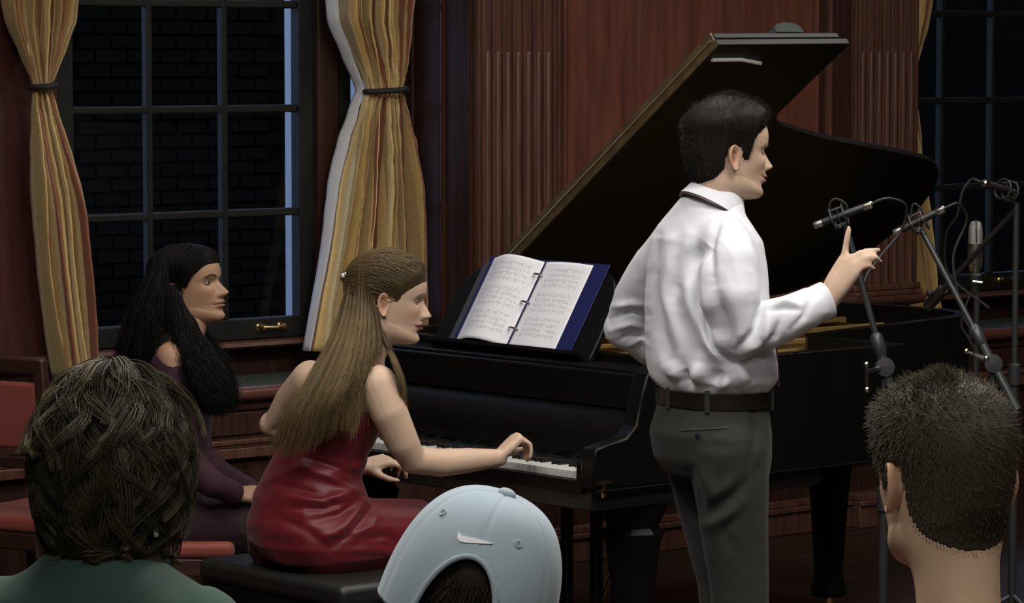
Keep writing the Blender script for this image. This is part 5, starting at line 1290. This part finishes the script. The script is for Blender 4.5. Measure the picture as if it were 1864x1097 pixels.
m = MB(); m.ball(hg.w((-0.004, -0.100, 0.058)), 0.0065, 12); m.ball(hg.w((-0.004, -0.100, 0.048)), 0.0045, 10); m.build('earring', CHROME, girl)

# chairs with red pads
REDPAD = mat('coral_red_pad', (0.30, 0.060, 0.045), 0.6, sheen=0.2); CHW = mat('chair_wood', (0.05, 0.022, 0.014), 0.4, var=0.3, scale=12)
def side_chair(name, label, c, psi, seat_z=0.44, group=None):
    f = hdir(psi); l = np.cross(Zup, f); c = np.array([c[0], c[1], 0.0]); r = empty(name, c, label, 'chair', group)
    def bx(nm, f0, f1, l0, l1, z0, z1, mt, bev=0.004, lean=0.0, seg=2):
        P = [c + f * (a - lean * max(0, cz - seat_z)) + l * b + Zup * cz for a in (f0, f1) for b in (l0, l1) for cz in (z0, z1)]
        m = MB(); m.add(P, [(0, 1, 3, 2), (4, 6, 7, 5), (0, 4, 5, 1), (2, 3, 7, 6), (0, 2, 6, 4), (1, 5, 7, 3)]); o = m.build(nm, mt, r); bevel(o, bev, seg); return o
    bx('seat_pad', -0.19, 0.21, -0.21, 0.21, seat_z - 0.035, seat_z + 0.012, REDPAD, 0.018, 0, 4); bx('seat_frame', -0.20, 0.205, -0.205, 0.205, seat_z - 0.085, seat_z - 0.036, CHW)
    for a in (-1, 1):
        bx('leg', 0.165, 0.20, a * 0.185 - 0.018, a * 0.185 + 0.018, 0.0, seat_z - 0.085, CHW); bx('leg', -0.205, -0.17, a * 0.185 - 0.018, a * 0.185 + 0.018, 0.0, seat_z - 0.03, CHW)
        bx('back_post', -0.205, -0.172, a * 0.185 - 0.018, a * 0.185 + 0.018, seat_z - 0.03, 0.93, CHW, 0.005, 0.12)
    bx('back_pad', -0.200, -0.170, -0.165, 0.165, 0.66, 0.86, REDPAD, 0.012, 0.12, 3); bx('top_rail', -0.205, -0.170, -0.20, 0.20, 0.885, 0.935, CHW, 0.008, 0.12)
    bx('cross_rail', -0.197, -0.175, -0.17, 0.17, 0.60, 0.635, CHW, 0.004, 0.12)
    return r
cg = A_(312, 970, GD_); side_chair('side_chair', 'red padded wooden chair under the girl in maroon', cg, -4, 0.435, 'red padded chairs')
cl0 = A_(20, 660, 9.75); side_chair('side_chair', 'empty red padded wooden chair at the left edge', cl0 + hdir(60) * 0.15, 60, 0.44, 'red padded chairs')

# ------------------------------------------------------------------ audience seen from behind
def seated(root, head, ctr_px, d, psi, cloth, skin_neck=True, shoulder=0.19, drop=0.30, name='shirt', nbz=-0.12):
    f = hdir(psi); l = np.cross(Zup, f); nb = head.w((-0.052, 0, nbz)); sc = nb - Zup * 0.02
    seat = 0.46; mb = MB(); base = sc - f * 0.03; base = np.array([base[0], base[1], seat + 0.08])
    pts = lambda k: sc * (1 - k) + base * k
    secs_b = [(pts(1.0), 0.155, 0.11, 0.12), (pts(0.75), 0.15, 0.11, 0.11), (pts(0.45), 0.15, 0.11, 0.10), (pts(0.22), shoulder - 0.055, 0.09, 0.08), (pts(0.12), shoulder - 0.09, 0.06, 0.06), (pts(0.05), 0.066, 0.048, 0.048), (nb + Zup * 0.02, 0.052, 0.05, 0.05)]
    loft(mb, secs_b, l, f)
    for q in (-1, 1):
        s0 = pts(0.24) + l * q * (shoulder - 0.08); e0 = s0 - Zup * 0.27 + l * q * 0.05 - f * 0.02; w0 = e0 + f * 0.22 - l * q * 0.10 - Zup * 0.03
        chain(mb, [s0, e0, w0], [0.038, 0.036, 0.026]); hand(mb, w0, unit(f - l * q * 0.3 - Zup * 0.3), unit(Zup + l * q * 0.2), unit(-l * q), [(0.4, 0.4, 0.3)] * 4, 0.9)
        h0 = base + l * q * 0.09 - Zup * 0.02; k0_ = h0 + f * 0.43; a0 = k0_ - f * 0.02; a0[2] = 0.09
        chain(mb, [h0, k0_, a0], [0.075, 0.055, 0.038]); chain(mb, [a0 - Zup * 0.045, a0 + f * 0.15 - Zup * 0.06], [0.034, 0.026])
    body_mesh(root, mb, head, 0.009, 3)
    mb = MB()
    loft(mb, [(pts(1.0), 0.175, 0.13, 0.14), (pts(0.75), 0.168, 0.125, 0.128), (pts(0.45), 0.168, 0.125, 0.118), (pts(0.20), shoulder - 0.008, 0.115, 0.108), (pts(0.11), shoulder - 0.035, 0.092, 0.092), (pts(0.055), 0.098, 0.072, 0.075), (pts(0.02), 0.072, 0.060, 0.062)], l, f, 44)
    for q in (-1, 1):
        s0 = pts(0.19) + l * q * (shoulder - 0.055); e0 = s0 - Zup * 0.26 + l * q * 0.055 - f * 0.02; w0 = e0 + f * 0.18 - l * q * 0.08 - Zup * 0.02
        chain(mb, [s0, e0, w0], [0.070, 0.058, 0.046], 18)
    o, V, Fc = garment(name, mb, cloth, root, 0.007, 5, lambda V, N: 0.012 * (fbm(V * 9, 51) - 0.45))
    mb = MB()
    for q in (-1, 1):
        h0 = base + l * q * 0.09 - Zup * 0.02; k0_ = h0 + f * 0.43; a0 = k0_ - f * 0.02; a0[2] = 0.10
        chain(mb, [h0 - f * 0.03, k0_, a0], [0.092, 0.072, 0.058], 18)
    garment('trousers', mb, mat('dark_denim_' + root.name, (0.02, 0.022, 0.03), 0.8), root, 0.008, 4)
    return base, f
FOLD = mat('chair_grey_metal', (0.10, 0.10, 0.10), 0.4, metal=0.5); FPAD = mat('chair_black_plastic', (0.02, 0.02, 0.02), 0.5)
def folding_chair(label, base, f):
    l = np.cross(Zup, f); c = np.array([base[0], base[1], 0.0]); r = empty('stacking_chair', c, label, 'chair', 'audience chairs')
    m = MB(); n = 20; P = []
    def slabp(nm, cen, a, b, u, v, w_, th):
        m = MB(); V = [cen + u * a * x + v * b * y + w_ * th * z for x in (-1, 1) for y in (-1, 1) for z in (-1, 1)]
        m.add(V, [(0, 1, 3, 2), (4, 6, 7, 5), (0, 4, 5, 1), (2, 3, 7, 6), (0, 2, 6, 4), (1, 5, 7, 3)]); o = m.build(nm, FPAD, r); bevel(o, 0.02, 3)
    slabp('seat', c + f * 0.06 + Zup * 0.445, 0.21, 0.21, f, l, Zup, 0.013)
    slabp('backrest', c - f * 0.22 + Zup * 0.66, 0.10, 0.20, unit(Zup - f * 0.15), l, f, 0.012)
    for q in (-1, 1):
        m = MB(); m.tube([c + f * 0.22 + l * q * 0.2, c + f * 0.20 + l * q * 0.2 + Zup * 0.43], 0.011, 8); m.build('leg', FOLD, r)
        m = MB(); m.tube([c - f * 0.22 + l * q * 0.2, c - f * 0.17 + l * q * 0.2 + Zup * 0.43, c - f * 0.235 + l * q * 0.2 + Zup * 0.74], 0.011, 8); m.build('leg', FOLD, r)
# -- left: wavy dark brown hair, green shirt
pl_ = empty('person', (atd(205, 900, 4.4)[0], atd(205, 900, 4.4)[1], 0), 'audience member with wavy dark brown hair and a green shirt', 'person')
cfg = dict(skin=(0.52, 0.34, 0.23), lips=(0.35, 0.16, 0.12), brow=(0.03, 0.02, 0.012))
hl_ = Head(cfg, 72, -4, 0, (-0.011, 0, 0.115), atd(205, 834, 4.40), 0.92)
b_, f_ = seated(pl_, hl_, 205, 4.4, 72, mat('dark_green_jersey', (0.016, 0.050, 0.036), 0.85, sheen=0.05), nbz=0.015, shoulder=0.20)
rng = np.random.default_rng(31); hcol = np.array((0.062, 0.054, 0.034))
P, Fc, dn, hh, L, th = hair_cap(hl_, 'full', lambda L: 0.010 + 0.012 * sm01((0.16 - L[:, 2]) / 0.1), 0.008, 24, 28)
parts = [(hl_.w(P), Fc, np.ones((len(P), 3)) * hcol * 0.6)]
NL, NS, K = 175, 26, 13; tt = np.linspace(0, 1, K); ctr = np.array([-0.011, 0, 0.115])
caz = rng.uniform(0, 2 * math.pi, NL); ce0 = np.where(rng.random(NL) < 0.45, rng.uniform(0.9, 1.45, NL), rng.uniform(-0.40, 0.9, NL)); clen = rng.uniform(0.75, 1.25, NL); cph = rng.uniform(0, 6.28, NL); cfr = rng.uniform(0.55, 1.15, NL); cam_ = rng.uniform(0.15, 0.42, NL); clay = rng.uniform(0.0, 0.13, NL); flick = rng.uniform(-0.02, 0.20, NL)
C0 = np.zeros((NL, K, 3))
for k, t in enumerate(tt):
    el = np.maximum(ce0 - clen * t * 1.15, -0.80 + 0.12 * np.sin(cph)); az = caz + cam_ * np.sin(cph + 6.28 * cfr * t) * (0.35 + t)
    rr = 1.15 + clay + 0.07 * np.sin(cph * 2.1 + 6.28 * cfr * t * 1.2) + flick * t ** 2 + 0.05 * t; low = np.clip(-el, 0, 1)
    C0[:, k] = ctr + np.stack([0.104 * rr * np.cos(el) * np.cos(az), 0.086 * rr * np.cos(el) * np.sin(az), 0.112 * (rr + 0.02) * np.sin(el) - 0.05 * low], 1)
T0 = np.gradient(C0, axis=1); T0 /= np.linalg.norm(T0, axis=2, keepdims=True); Nn = C0 - ctr; Nn /= np.linalg.norm(Nn, axis=2, keepdims=True); Bn = np.cross(T0, Nn)
ra = rng.uniform(0, 6.28, (NL, NS)); rb = np.sqrt(rng.random((NL, NS))); env = (0.35 + 0.85 * np.sin(math.pi * (0.15 + 0.8 * tt)))[None, None, :, None] * (1 - 0.55 * tt[None, None, :, None] ** 3)
wid = rng.uniform(0.009, 0.019, NL)[:, None, None, None]
pth = C0[:, None] + wid * env * (Bn[:, None] * (rb * np.cos(ra))[..., None, None] + 0.45 * Nn[:, None] * (rb * np.sin(ra))[..., None, None])
pth = pth + rng.normal(0, 0.0022, (NL, NS, 1, 3)) * tt[None, None, :, None]
keepf = ~((C0[:, -1, 0] > 0.075) & (C0[:, -1, 2] < 0.12)); pth = pth[keepf]
ltint = hcol[None] * rng.uniform(0.45, 1.5, (NL, 1)) * (1 + np.array([[0.10, 0.05, -0.15]]) * rng.random((NL, 1))); ltint = np.repeat(ltint[keepf], NS, axis=0) * rng.uniform(0.7, 1.3, (keepf.sum() * NS, 1))
pth = pth.reshape(-1, K, 3)
parts.append(strands(hl_.w(pth), 0.0010 * (0.7 + 0.6 * rng.random(len(pth))), 0.3, ltint, 0, 6))
V, Fc, T = cat(parts); mesh_obj('hair', V, Fc, HAIRD, pl_, angle=180, attrs={'tint': T})
m = MB(); q = atd(284, 969, 4.33); m.ball(q, (0.004, 0.004, 0.007), 8); m.build('collar_tag', mat('white_tag', (0.8, 0.8, 0.8), 0.6), pl_)
folding_chair('chair under the wavy-haired audience member', b_, f_)
# -- right: short brown hair
pr_ = empty('person', (atd(1722, 950, 3.92)[0], atd(1722, 950, 3.92)[1], 0), 'audience member with short cropped brown hair and bare neck', 'person')
cfg = dict(skin=(0.60, 0.42, 0.28), lips=(0.40, 0.2, 0.15), brow=(0.06, 0.045, 0.03))
hr_ = Head(cfg, 112, -3, 2, (-0.011, 0, 0.120), atd(1724, 852, 3.92), 0.99)
b_, f_ = seated(pr_, hr_, 1722, 3.92, 100, mat('brick_red_jersey', (0.22, 0.05, 0.04), 0.85), nbz=-0.085)
rng = np.random.default_rng(41); hcol = np.array((0.090, 0.075, 0.048))
P, Fc, dn, hh, L, th = hair_cap(hr_, 'short', lambda L: 0.003 + 0.004 * sm01((L[:, 2] - 0.10) / 0.09), 0.002, 34, 40)
parts = [(P, Fc, np.ones((len(P), 3)) * hcol * 0.6)]
sel = rng.choice(len(P), 10500); Lr = L[sel]
az = np.arctan2(Lr[:, 1], Lr[:, 0] + 0.04); tang = np.stack([-np.sin(az), np.cos(az), 0 * az], 1)
flow = tang * 0.45 + np.stack([0.15 + 0 * az, 0 * az, -0.6 + 0.5 * sm01((Lr[:, 2] - 0.15) / 0.05)], 1) + rng.normal(0, 0.22, (len(sel), 3))
dirs = dn[sel] * (0.16 + 0.22 * sm01((Lr[:, 2] - 0.12) / 0.08))[:, None] + flow; dirs /= np.linalg.norm(dirs, axis=1, keepdims=True)
ln_ = (0.007 + 0.012 * sm01((Lr[:, 2] - 0.09) / 0.10)) * (0.6 + 0.6 * rng.random(len(sel))) * np.clip(hh[sel] / 0.02, 0.2, 1); t_ = np.linspace(0, 1, 4)
paths = (Lr + dn[sel] * th[sel, None] * 0.6)[:, None] + dirs[:, None] * (ln_[:, None, None] * t_[None, :, None])
tint = hcol[None] * (0.5 + 0.9 * rng.random((len(sel), 1))) * (0.75 + 0.5 * fbm(Lr * 50, 9))[:, None]
parts.append(strands(paths, 0.00075, 0.25, tint, 0, 7))
V, Fc, T = cat(parts); mesh_obj('hair', hr_.w(V), Fc, HAIRD, pr_, angle=180, attrs={'tint': T})
folding_chair('chair under the short-haired audience member at right', b_, f_)
# -- centre: pale blue baseball cap
pc_ = empty('person', (atd(857, 1000, 3.53)[0], atd(857, 1000, 3.53)[1], 0), 'audience member wearing a pale blue baseball cap', 'person')
cfg = dict(skin=(0.52, 0.35, 0.24), lips=(0.38, 0.18, 0.14), brow=(0.03, 0.02, 0.012))
hc_ = Head(cfg, 82, 0, 20, (-0.011, 0, 0.120), atd(858, 1076, 3.53), 0.97)
b_, f_ = seated(pc_, hc_, 857, 3.53, 90, mat('navy_jersey', (0.02, 0.03, 0.06), 0.85))
hcol = np.array((0.030, 0.022, 0.015)); P, Fc, dn, hh, L, th = hair_cap(hc_, 'short', 0.003, 0.001, 44, 40)
rng = np.random.default_rng(43); sel = rng.choice(np.where((L[:, 2] < 0.10) | ((L[:, 2] < 0.15) & (np.abs(L[:, 1]) < 0.03)))[0], 3000); dirs = dn[sel] * 0.4 + np.array([0, 0, -0.8]) + rng.normal(0, 0.2, (len(sel), 3)); t_ = np.linspace(0, 1, 4)
paths = (L[sel] + dn[sel] * 0.004)[:, None] + dirs[:, None] * (0.012 * t_[None, :, None]); V, Fc, T = cat([(P, Fc, np.ones((len(P), 3)) * hcol * 0.6), strands(paths, 0.0006, 0.3, hcol, 0.4, 8)])
mesh_obj('hair', hc_.w(V * np.array([0.985, 0.985, 0.985])), Fc, HAIRD, pc_, angle=180, attrs={'tint': T})
CAPM = mat('pale_blue_twill', (0.36, 0.46, 0.52), 0.85, sheen=0.25, bump=0.06, bscale=700); CAPW = mat('white_embroidery', (0.92, 0.92, 0.97), 0.6)
n_az, n_el = 120, 40; V = []; keep = []
cen = np.array([-0.011, 0, 0.095])
for j in range(n_el):
    el = -0.10 + (math.pi / 2 + 0.10) * j / (n_el - 1)
    for i in range(n_az):
        az = 2 * math.pi * i / n_az; ce = math.cos(el) ** 0.72 if el > 0 else 1.0
        seam = min(abs(((az + math.pi / 6 * 0) / (math.pi / 3)) % 1.0), 1 - abs((az / (math.pi / 3)) % 1.0)) * (math.pi / 3) * ce
        dep = -0.0014 * math.exp(-(seam / 0.012) ** 2) if ce > 0.1 else 0
        px_ = (0.114 if math.cos(az) > 0 else 0.112) + dep; py_ = 0.099 + dep; pz_ = 0.142 + dep
        s_el = max(math.sin(el), -0.3); s_el = s_el ** 0.94 if s_el > 0 else s_el
        V.append(cen + np.array([px_ * ce * math.cos(az), py_ * ce * math.sin(az), pz_ * (s_el if el > 0 else s_el * 0.6)]))
V = np.array(V); Vl = V.copy()
Fc = []
for j in range(n_el - 1):
    for i in range(n_az):
        q = (j * n_az + i, j * n_az + (i + 1) % n_az, (j + 1) * n_az + (i + 1) % n_az, (j + 1) * n_az + i)
        c_ = Vl[list(q)].mean(0); back = c_[0] < -0.03
        if back and (c_[1] / 0.045) ** 2 + ((c_[2] - 0.088) / 0.088) ** 2 < 1: continue
        Fc.append(q)
CV = hc_.w(V); co = mesh_obj('cap', CV, Fc, CAPM, pc_, angle=180); sm = co.modifiers.new('thickness', 'SOLIDIFY'); sm.thickness = 0.0022; sm.offset = -1
# trim of the opening, strap, bill, button, eyelets, emblem
arc = []
for a in np.linspace(0.02, math.pi - 0.02, 30):
    y = 0.0455 * math.cos(a); z = 0.088 + 0.0885 * math.sin(a)
    zz = min(0.999, max(0, (z - cen[2]) / 0.142) ** (1 / 0.94)); el = math.asin(max(zz, 0)); ce = math.cos(el) ** 0.72
    x = cen[0] - 0.112 * ce * math.sqrt(max(0, 1 - (y / (0.099 * ce)) ** 2)); arc.append(np.array([x - 0.001, y, z]))
m = MB(); m.tube([hc_.w(p) for p in arc], 0.0032, 8); m.build('opening_trim', CAPM, co)
m = MB(); V = []
for i, y in enumerate(np.linspace(-0.046, 0.046, 14)):
    x = cen[0] - 0.113 * math.sqrt(1 - (y / 0.0955) ** 2)
    for (dx, z) in ((-0.001, 0.078), (-0.001, 0.098), (0.0015, 0.098), (0.0015, 0.078)): V.append(hc_.w((x + dx, y, z)))
m.add(V, [(i * 4 + k, i * 4 + (k + 1) % 4, (i + 1) * 4 + (k + 1) % 4, (i + 1) * 4 + k) for i in range(13) for k in range(4)]); m.build('strap', CAPM, co)
V = []; nb_, na_ = 8, 30
for j in range(nb_):
    for i in range(na_):
        y = -0.085 + 0.17 * i / (na_ - 1); x0 = cen[0] + 0.112 * math.sqrt(max(0, 1 - (y / 0.0965) ** 2)); ext = 0.072 * math.sqrt(max(0, 1 - (y / 0.087) ** 2)) * j / (nb_ - 1); V.append(hc_.w((x0 + ext, y, 0.092 - 0.25 * ext - 4.0 * y * y * (0.4 + 0.6 * j / (nb_ - 1)))))
o = mesh_obj('bill', V, [(j * na_ + i, j * na_ + i + 1, (j + 1) * na_ + i + 1, (j + 1) * na_ + i) for j in range(nb_ - 1) for i in range(na_ - 1)], CAPM, co, angle=180); sm = o.modifiers.new('thickness', 'SOLIDIFY'); sm.thickness = 0.004
m = MB(); m.ball((0, 0, 0), (0.0105, 0.0105, 0.0060), 18); bv, bf = m.data(); m2 = MB(); m2.add(hc_.w(bv + cen + np.array([0, 0, 0.1425])), bf); m2.build('button', CAPM, co)
EYL = mat('eyelet_thread', (0.22, 0.28, 0.32), 0.8)
for (ex, ey) in ((807, 933), (943, 990)):
    hh_ = cast(CV, Fc, [(ex, ey)])[0]
    if hh_[0] is None: continue
    nn = unit(hh_[1]); nn = -nn if nn @ F3 > 0 else nn; u = unit(np.cross(nn, Zup)); v = np.cross(nn, u); m = MB()
    m.tube([hh_[0] + nn * 0.0006 + (u * math.cos(a) + v * math.sin(a)) * 0.0036 for a in np.linspace(0, 2 * math.pi, 18)], 0.0012, 6, caps=False); m.build('eyelet', CAPM, co)
    m = MB(); m.lathe([(0.0030, 0.0), (0.0030, 0.0007)], hh_[0], nn, 12); m.build('eyelet_hole', EYL, co)
upc = np.array([(842, 965), (838.5, 969), (838.5, 972.5), (842, 975.5), (851, 978), (863, 980), (876, 983), (887, 986.5), (897, 990)])
loc_ = np.array([(842, 965), (834, 974), (833, 980), (837, 985.5), (846, 988), (859, 988.5), (873, 989), (886, 990), (897, 990)])
g_ = np.stack([upc * (1 - t) + loc_ * t for t in np.linspace(0, 1, 4)], 0)
patch(CV, Fc, g_, 0.0018, 'emblem', CAPW, co)
folding_chair('chair under the audience member in the blue cap', b_, f_)
# ------------------------------------------------------------------ microphones and stands
MESHM = mat('silver_mic_grille', (0.42, 0.42, 0.40), 0.35, metal=0.9); MICB = mat('mic_body_black', (0.015, 0.015, 0.015), 0.4); SILV = mat('silver_ring', (0.62, 0.60, 0.52), 0.25, metal=1.0); GREYP = mat('grey_pole', (0.050, 0.056, 0.056), 0.35, metal=0.4)
def cable(pts, mt, parent, r=0.0032, n=40, name='cable'):
    m = MB(); m.tube(smooth_path(pts, n), r, 6); return m.build(name, mt, parent)
def tripod(root, c, top, mt=DKMET):
    c = np.array([c[0], c[1], 0.0]); m = MB(); m.tube([c + Zup * 0.10, c + Zup * (top * 0.62)], 0.013, 12); lo = m.build('lower_tube', mt, root)
    m = MB(); m.tube([c + Zup * (top * 0.60), c + Zup * top], 0.0095, 12); m.build('upper_tube', mt, root)
    m = MB(); m.lathe([(0.013, -0.035), (0.019, -0.03), (0.019, 0.03), (0.012, 0.035)], c + Zup * (top * 0.62), n=14); m.build('height_clutch', mt, root)
    for k in range(3):
        a = k * 2.094 + 0.4; u = np.array([math.cos(a), math.sin(a), 0]); m = MB(); m.tube([c + Zup * 0.17, c + u * 0.28 + Zup * 0.015], 0.008, 8); lg = m.build('leg', mt, root)
        m = MB(); m.ball(c + u * 0.28 + Zup * 0.012, 0.012, 8); m.build('rubber_foot', FPAD, lg)
def pencil_mic(name, label, a, b, group='pencil microphones over the piano'):
    ax = unit(b - a); r = empty(name, a, label, 'microphone', group); Lh = np.linalg.norm(b - a)
    m = MB(); m.lathe([(0.0, 0.0), (0.008, 0.001), (0.0105, 0.004), (0.0105, 0.016)], a, ax, 16); m.build('grille', MESHM, r)
    m = MB(); m.lathe([(0.0113, 0.016), (0.0113, 0.026)], a, ax, 16); m.build('ring', SILV, r)
    m = MB(); m.lathe([(0.0107, 0.026), (0.0107, Lh - 0.022), (0.009, Lh - 0.018)], a, ax, 16); m.build('barrel', MICB, r)
    m = MB(); m.lathe([(0.0093, Lh - 0.022), (0.0115, Lh - 0.018), (0.0115, Lh + 0.004), (0.007, Lh + 0.008)], a, ax, 16); m.build('connector', SILV, r)
    return r, ax
def mount(root, c, ax, mt=DKMET):
    # elastic cradle around the barrel
    u = unit(np.cross(ax, Zup)); v = np.cross(u, ax); m = MB()
    for s_ in (-0.018, 0.018): m.tube([c + ax * s_ + (u * math.cos(t) + v * math.sin(t)) * 0.031 for t in np.linspace(0, 2 * math.pi, 24)], 0.0028, 6, caps=False)
    for t in (0.8, 2.3, 3.9, 5.5): m.tube([c - ax * 0.018 + (u * math.cos(t) + v * math.sin(t)) * 0.031, c + ax * 0.018 + (u * math.cos(t) + v * math.sin(t)) * 0.031], 0.0025, 6)
    m.build('shock_mount', mt, root)
    m = MB()
    for k in range(6):
        t = k * 1.047; t2 = t + 1.2; m.tube([c + (u * math.cos(t) + v * math.sin(t)) * 0.031, c + (u * math.cos(t2) + v * math.sin(t2)) * 0.012], 0.0012, 5)
    m.build('elastic', FPAD, root)
def boom(name, label, base_px, d0, pole_px, d1, mic_a, mic_b, mc, seed, group='boom microphone stands', handle=None, clutch=None):
    # boom pole rising from a clamp near the bottom of the picture
    low = A_(*pole_px[0], d0); hi = A_(*pole_px[1], d1); r = empty(name, (low[0], low[1], 0), label, 'microphone stand', group); ax = unit(hi - low)
    cl = A_(*clutch) if clutch else low
    s_ = ((cl - low) @ ax); cp = low + ax * s_; low2 = low - ax * 0.10
    m = MB(); m.tube([low2, cp + ax * 0.02], 0.0135, 12); m.build('boom_outer', GREYP, r)
    m = MB(); m.tube([cp, hi], 0.0085, 10); m.build('boom_inner', GREYP, r)
    m = MB(); m.lathe([(0.0135, -0.03), (0.018, -0.02), (0.018, 0.025), (0.011, 0.035)], cp, ax, 14); m.build('boom_clutch', GREYP, r)
    piv = low + ax * 0.05; tripod(r, piv, piv[2])
    m = MB(); m.lathe([(0.0, -0.022), (0.026, -0.02), (0.028, 0.0), (0.026, 0.02), (0.0, 0.022)], piv, F3, 14); m.build('boom_clamp', DKMET, r)
    if handle:
        h0, h1 = A_(*handle[0]), A_(*handle[1]); m = MB(); m.tube([h0, h1], 0.0042, 8); hb_ = m.build('clamp_handle', CHROME, r); [MB().ball(hq, 0.0085, 10).build('handle_knob', SILV, hb_) for hq in (h0, h1)]
        mid = h0 * 0.72 + h1 * 0.28; m = MB(); m.tube([mid, piv + (mid - piv) * 0.25], 0.006, 8); m.build('clamp_screw', CHROME, r)
    mount(r, mc, unit(mic_b - mic_a)); m = MB(); m.tube(smooth_path([hi, (hi + mc) / 2 + Zup * 0.005, mc - Zup * 0.031], 8), 0.006, 8); m.build('mic_joint', DKMET, r)
    return r
# stand A: its pole passes behind the man's hand
a1, b1 = A_(1481, 411, 9.05), A_(1584, 373, 9.02); mc1 = A_(1527, 394, 9.035)
sA = boom('microphone_stand', 'boom stand whose pole passes behind the raised hand', (1615, 690), 9.0, [(1619, 700), (1545, 430)], 9.05, a1, b1, mc1, 1, clutch=(1601, 628, 9.01), handle=((1577, 663, 8.93), (1578, 709, 8.93)))
mA, ax = pencil_mic('pencil_microphone', 'pencil microphone above the pointing finger', a1, b1)
cable([b1, b1 + ax * 0.03 + Zup * 0.004, A_(1625, 362, 9.05), A_(1650, 376, 9.08), A_(1640, 420, 9.1), A_(1600, 470, 9.08), A_(1572, 520, 9.04), A_(1592, 600, 9.02)], FPAD, sA, 0.004)
cable([A_(1512, 398, 9.03), A_(1510, 372, 9.03), A_(1522, 362, 9.03), A_(1540, 372, 9.03), A_(1545, 392, 9.03)], FPAD, sA, 0.003, name='cable_loop')
# stand B
a2, b2 = A_(1626, 425, 9.45), A_(1716, 381, 9.42); mc2 = A_(1672, 403, 9.435)
sB = boom('microphone_stand', 'boom stand whose pole slants down to the right edge', (1800, 650), 9.3, [(1822, 690), (1678, 420)], 9.45, a2, b2, mc2, 2, clutch=(1784, 609, 9.34), handle=((1759, 639, 9.30), (1795, 652, 9.30)))
mB, ax = pencil_mic('pencil_microphone', 'pencil microphone beside the striped curtain', a2, b2)
cable([b2, b2 + ax * 0.03, A_(1745, 372, 9.43), A_(1760, 400, 9.46), A_(1735, 470, 9.46), A_(1750, 560, 9.44), A_(1768, 600, 9.4)], FPAD, sB, 0.004)
cable([A_(1658, 398, 9.44), A_(1662, 372, 9.44), A_(1675, 378, 9.44), A_(1682, 395, 9.44)], FPAD, sB, 0.003, name='cable_loop')
# stand C: upright stand with the large silver microphone
cB = A_(1777, 600, 10.2); sC = empty('microphone_stand', (cB[0], cB[1], 0), 'upright stand holding the large silver microphone', 'microphone stand', 'boom microphone stands'); pt = A_(1776, 505, 10.2)
tripod(sC, cB, pt[2] - 0.02)
m = MB(); m.lathe([(0.010, -0.05), (0.014, -0.04), (0.014, -0.01), (0.020, 0.0), (0.020, 0.008), (0.009, 0.02)], pt, n=14); m.build('mic_clip', DKMET, sC)
m = MB(); hh0 = A_(1770, 512, 10.17); m.tube([hh0, A_(1788, 514, 10.17)], 0.005, 8); m.build('clip_screw', SILV, sC)
cM = A_(1775, 497, 10.2); mic = empty('condenser_microphone', cM, 'large silver condenser microphone with rounded grille head', 'microphone')
m = MB(); m.lathe([(0.010, 0.0), (0.016, 0.006), (0.0225, 0.022), (0.0235, 0.035), (0.0235, 0.085)], cM, n=24); m.build('body', mat('mic_nickel', (0.36, 0.35, 0.32), 0.3, metal=0.9), mic)
m = MB(); m.lathe([(0.0245, 0.083), (0.0245, 0.092)], cM, n=24); m.build('collar_ring', SILV, mic)
m = MB(); m.lathe([(0.0230, 0.092), (0.0225, 0.125), (0.0200, 0.148), (0.0150, 0.160), (0.0, 0.163)], cM, n=24); gr = m.build('grille', mat('mic_mesh', (0.38, 0.38, 0.36), 0.45, metal=0.8, bump=0.5, bscale=500), mic)
m = MB(); m.tube([cM + Zup * 0.093 - F3 * 0.0238, cM + Zup * 0.128 - F3 * 0.0228, cM + Zup * 0.158 - F3 * 0.0160, cM + Zup * 0.165, cM + Zup * 0.158 + F3 * 0.0160, cM + Zup * 0.128 + F3 * 0.0228, cM + Zup * 0.093 + F3 * 0.0238], 0.0028, 6); m.build('grille_band', SILV, gr)
cable([A_(1777, 515, 10.22), A_(1762, 545, 10.2), A_(1750, 590, 10.2), A_(1760, 610, 10.2), A_(1775, 640, 10.2)], FPAD, sC, 0.004)
# stand D: a third boom coming in from the right with a connector near the window bar
a4, b4 = A_(1852, 352, 10.0), A_(1792, 333, 9.9)
sD = empty('microphone_stand', (A_(1850, 600, 10.0)[0], A_(1850, 600, 10.0)[1], 0), 'stand at the right edge below the window bar', 'microphone stand', 'boom microphone stands')
pd_ = A_(1850, 372, 10.0); tripod(sD, pd_, pd_[2]); mount(sD, A_(1832, 346, 9.97), unit(b4 - a4))
m = MB(); m.tube([pd_, A_(1832, 346, 9.97) - Zup * 0.03], 0.007, 8); m.build('mic_joint', DKMET, sD)
m = MB(); m.tube([A_(1850, 380, 10.0), A_(1690, 555, 10.35)], 0.0085, 10); m.build('boom_arm', DKMET, sD)
m = MB(); w_ = A_(1703, 542, 10.33); m.lathe([(0.016, -0.05), (0.018, -0.045), (0.018, 0.045), (0.016, 0.05)], w_, unit(A_(1850, 380, 10.0) - A_(1690, 555, 10.35)), 14); m.build('counterweight', FPAD, sD)
m = MB(); m.ball(A_(1692, 533, 10.30), 0.013, 10); m.build('counterweight_knob', FPAD, sD)
mD, ax = pencil_mic('pencil_microphone', 'pencil microphone at the right edge before the dark window', a4, b4)
cable([b4, b4 + ax * 0.03, A_(1768, 326, 9.9), A_(1752, 350, 9.9), A_(1742, 392, 9.9), A_(1722, 430, 9.95), A_(1728, 500, 10.0), A_(1800, 560, 10.0)], FPAD, sD, 0.004)
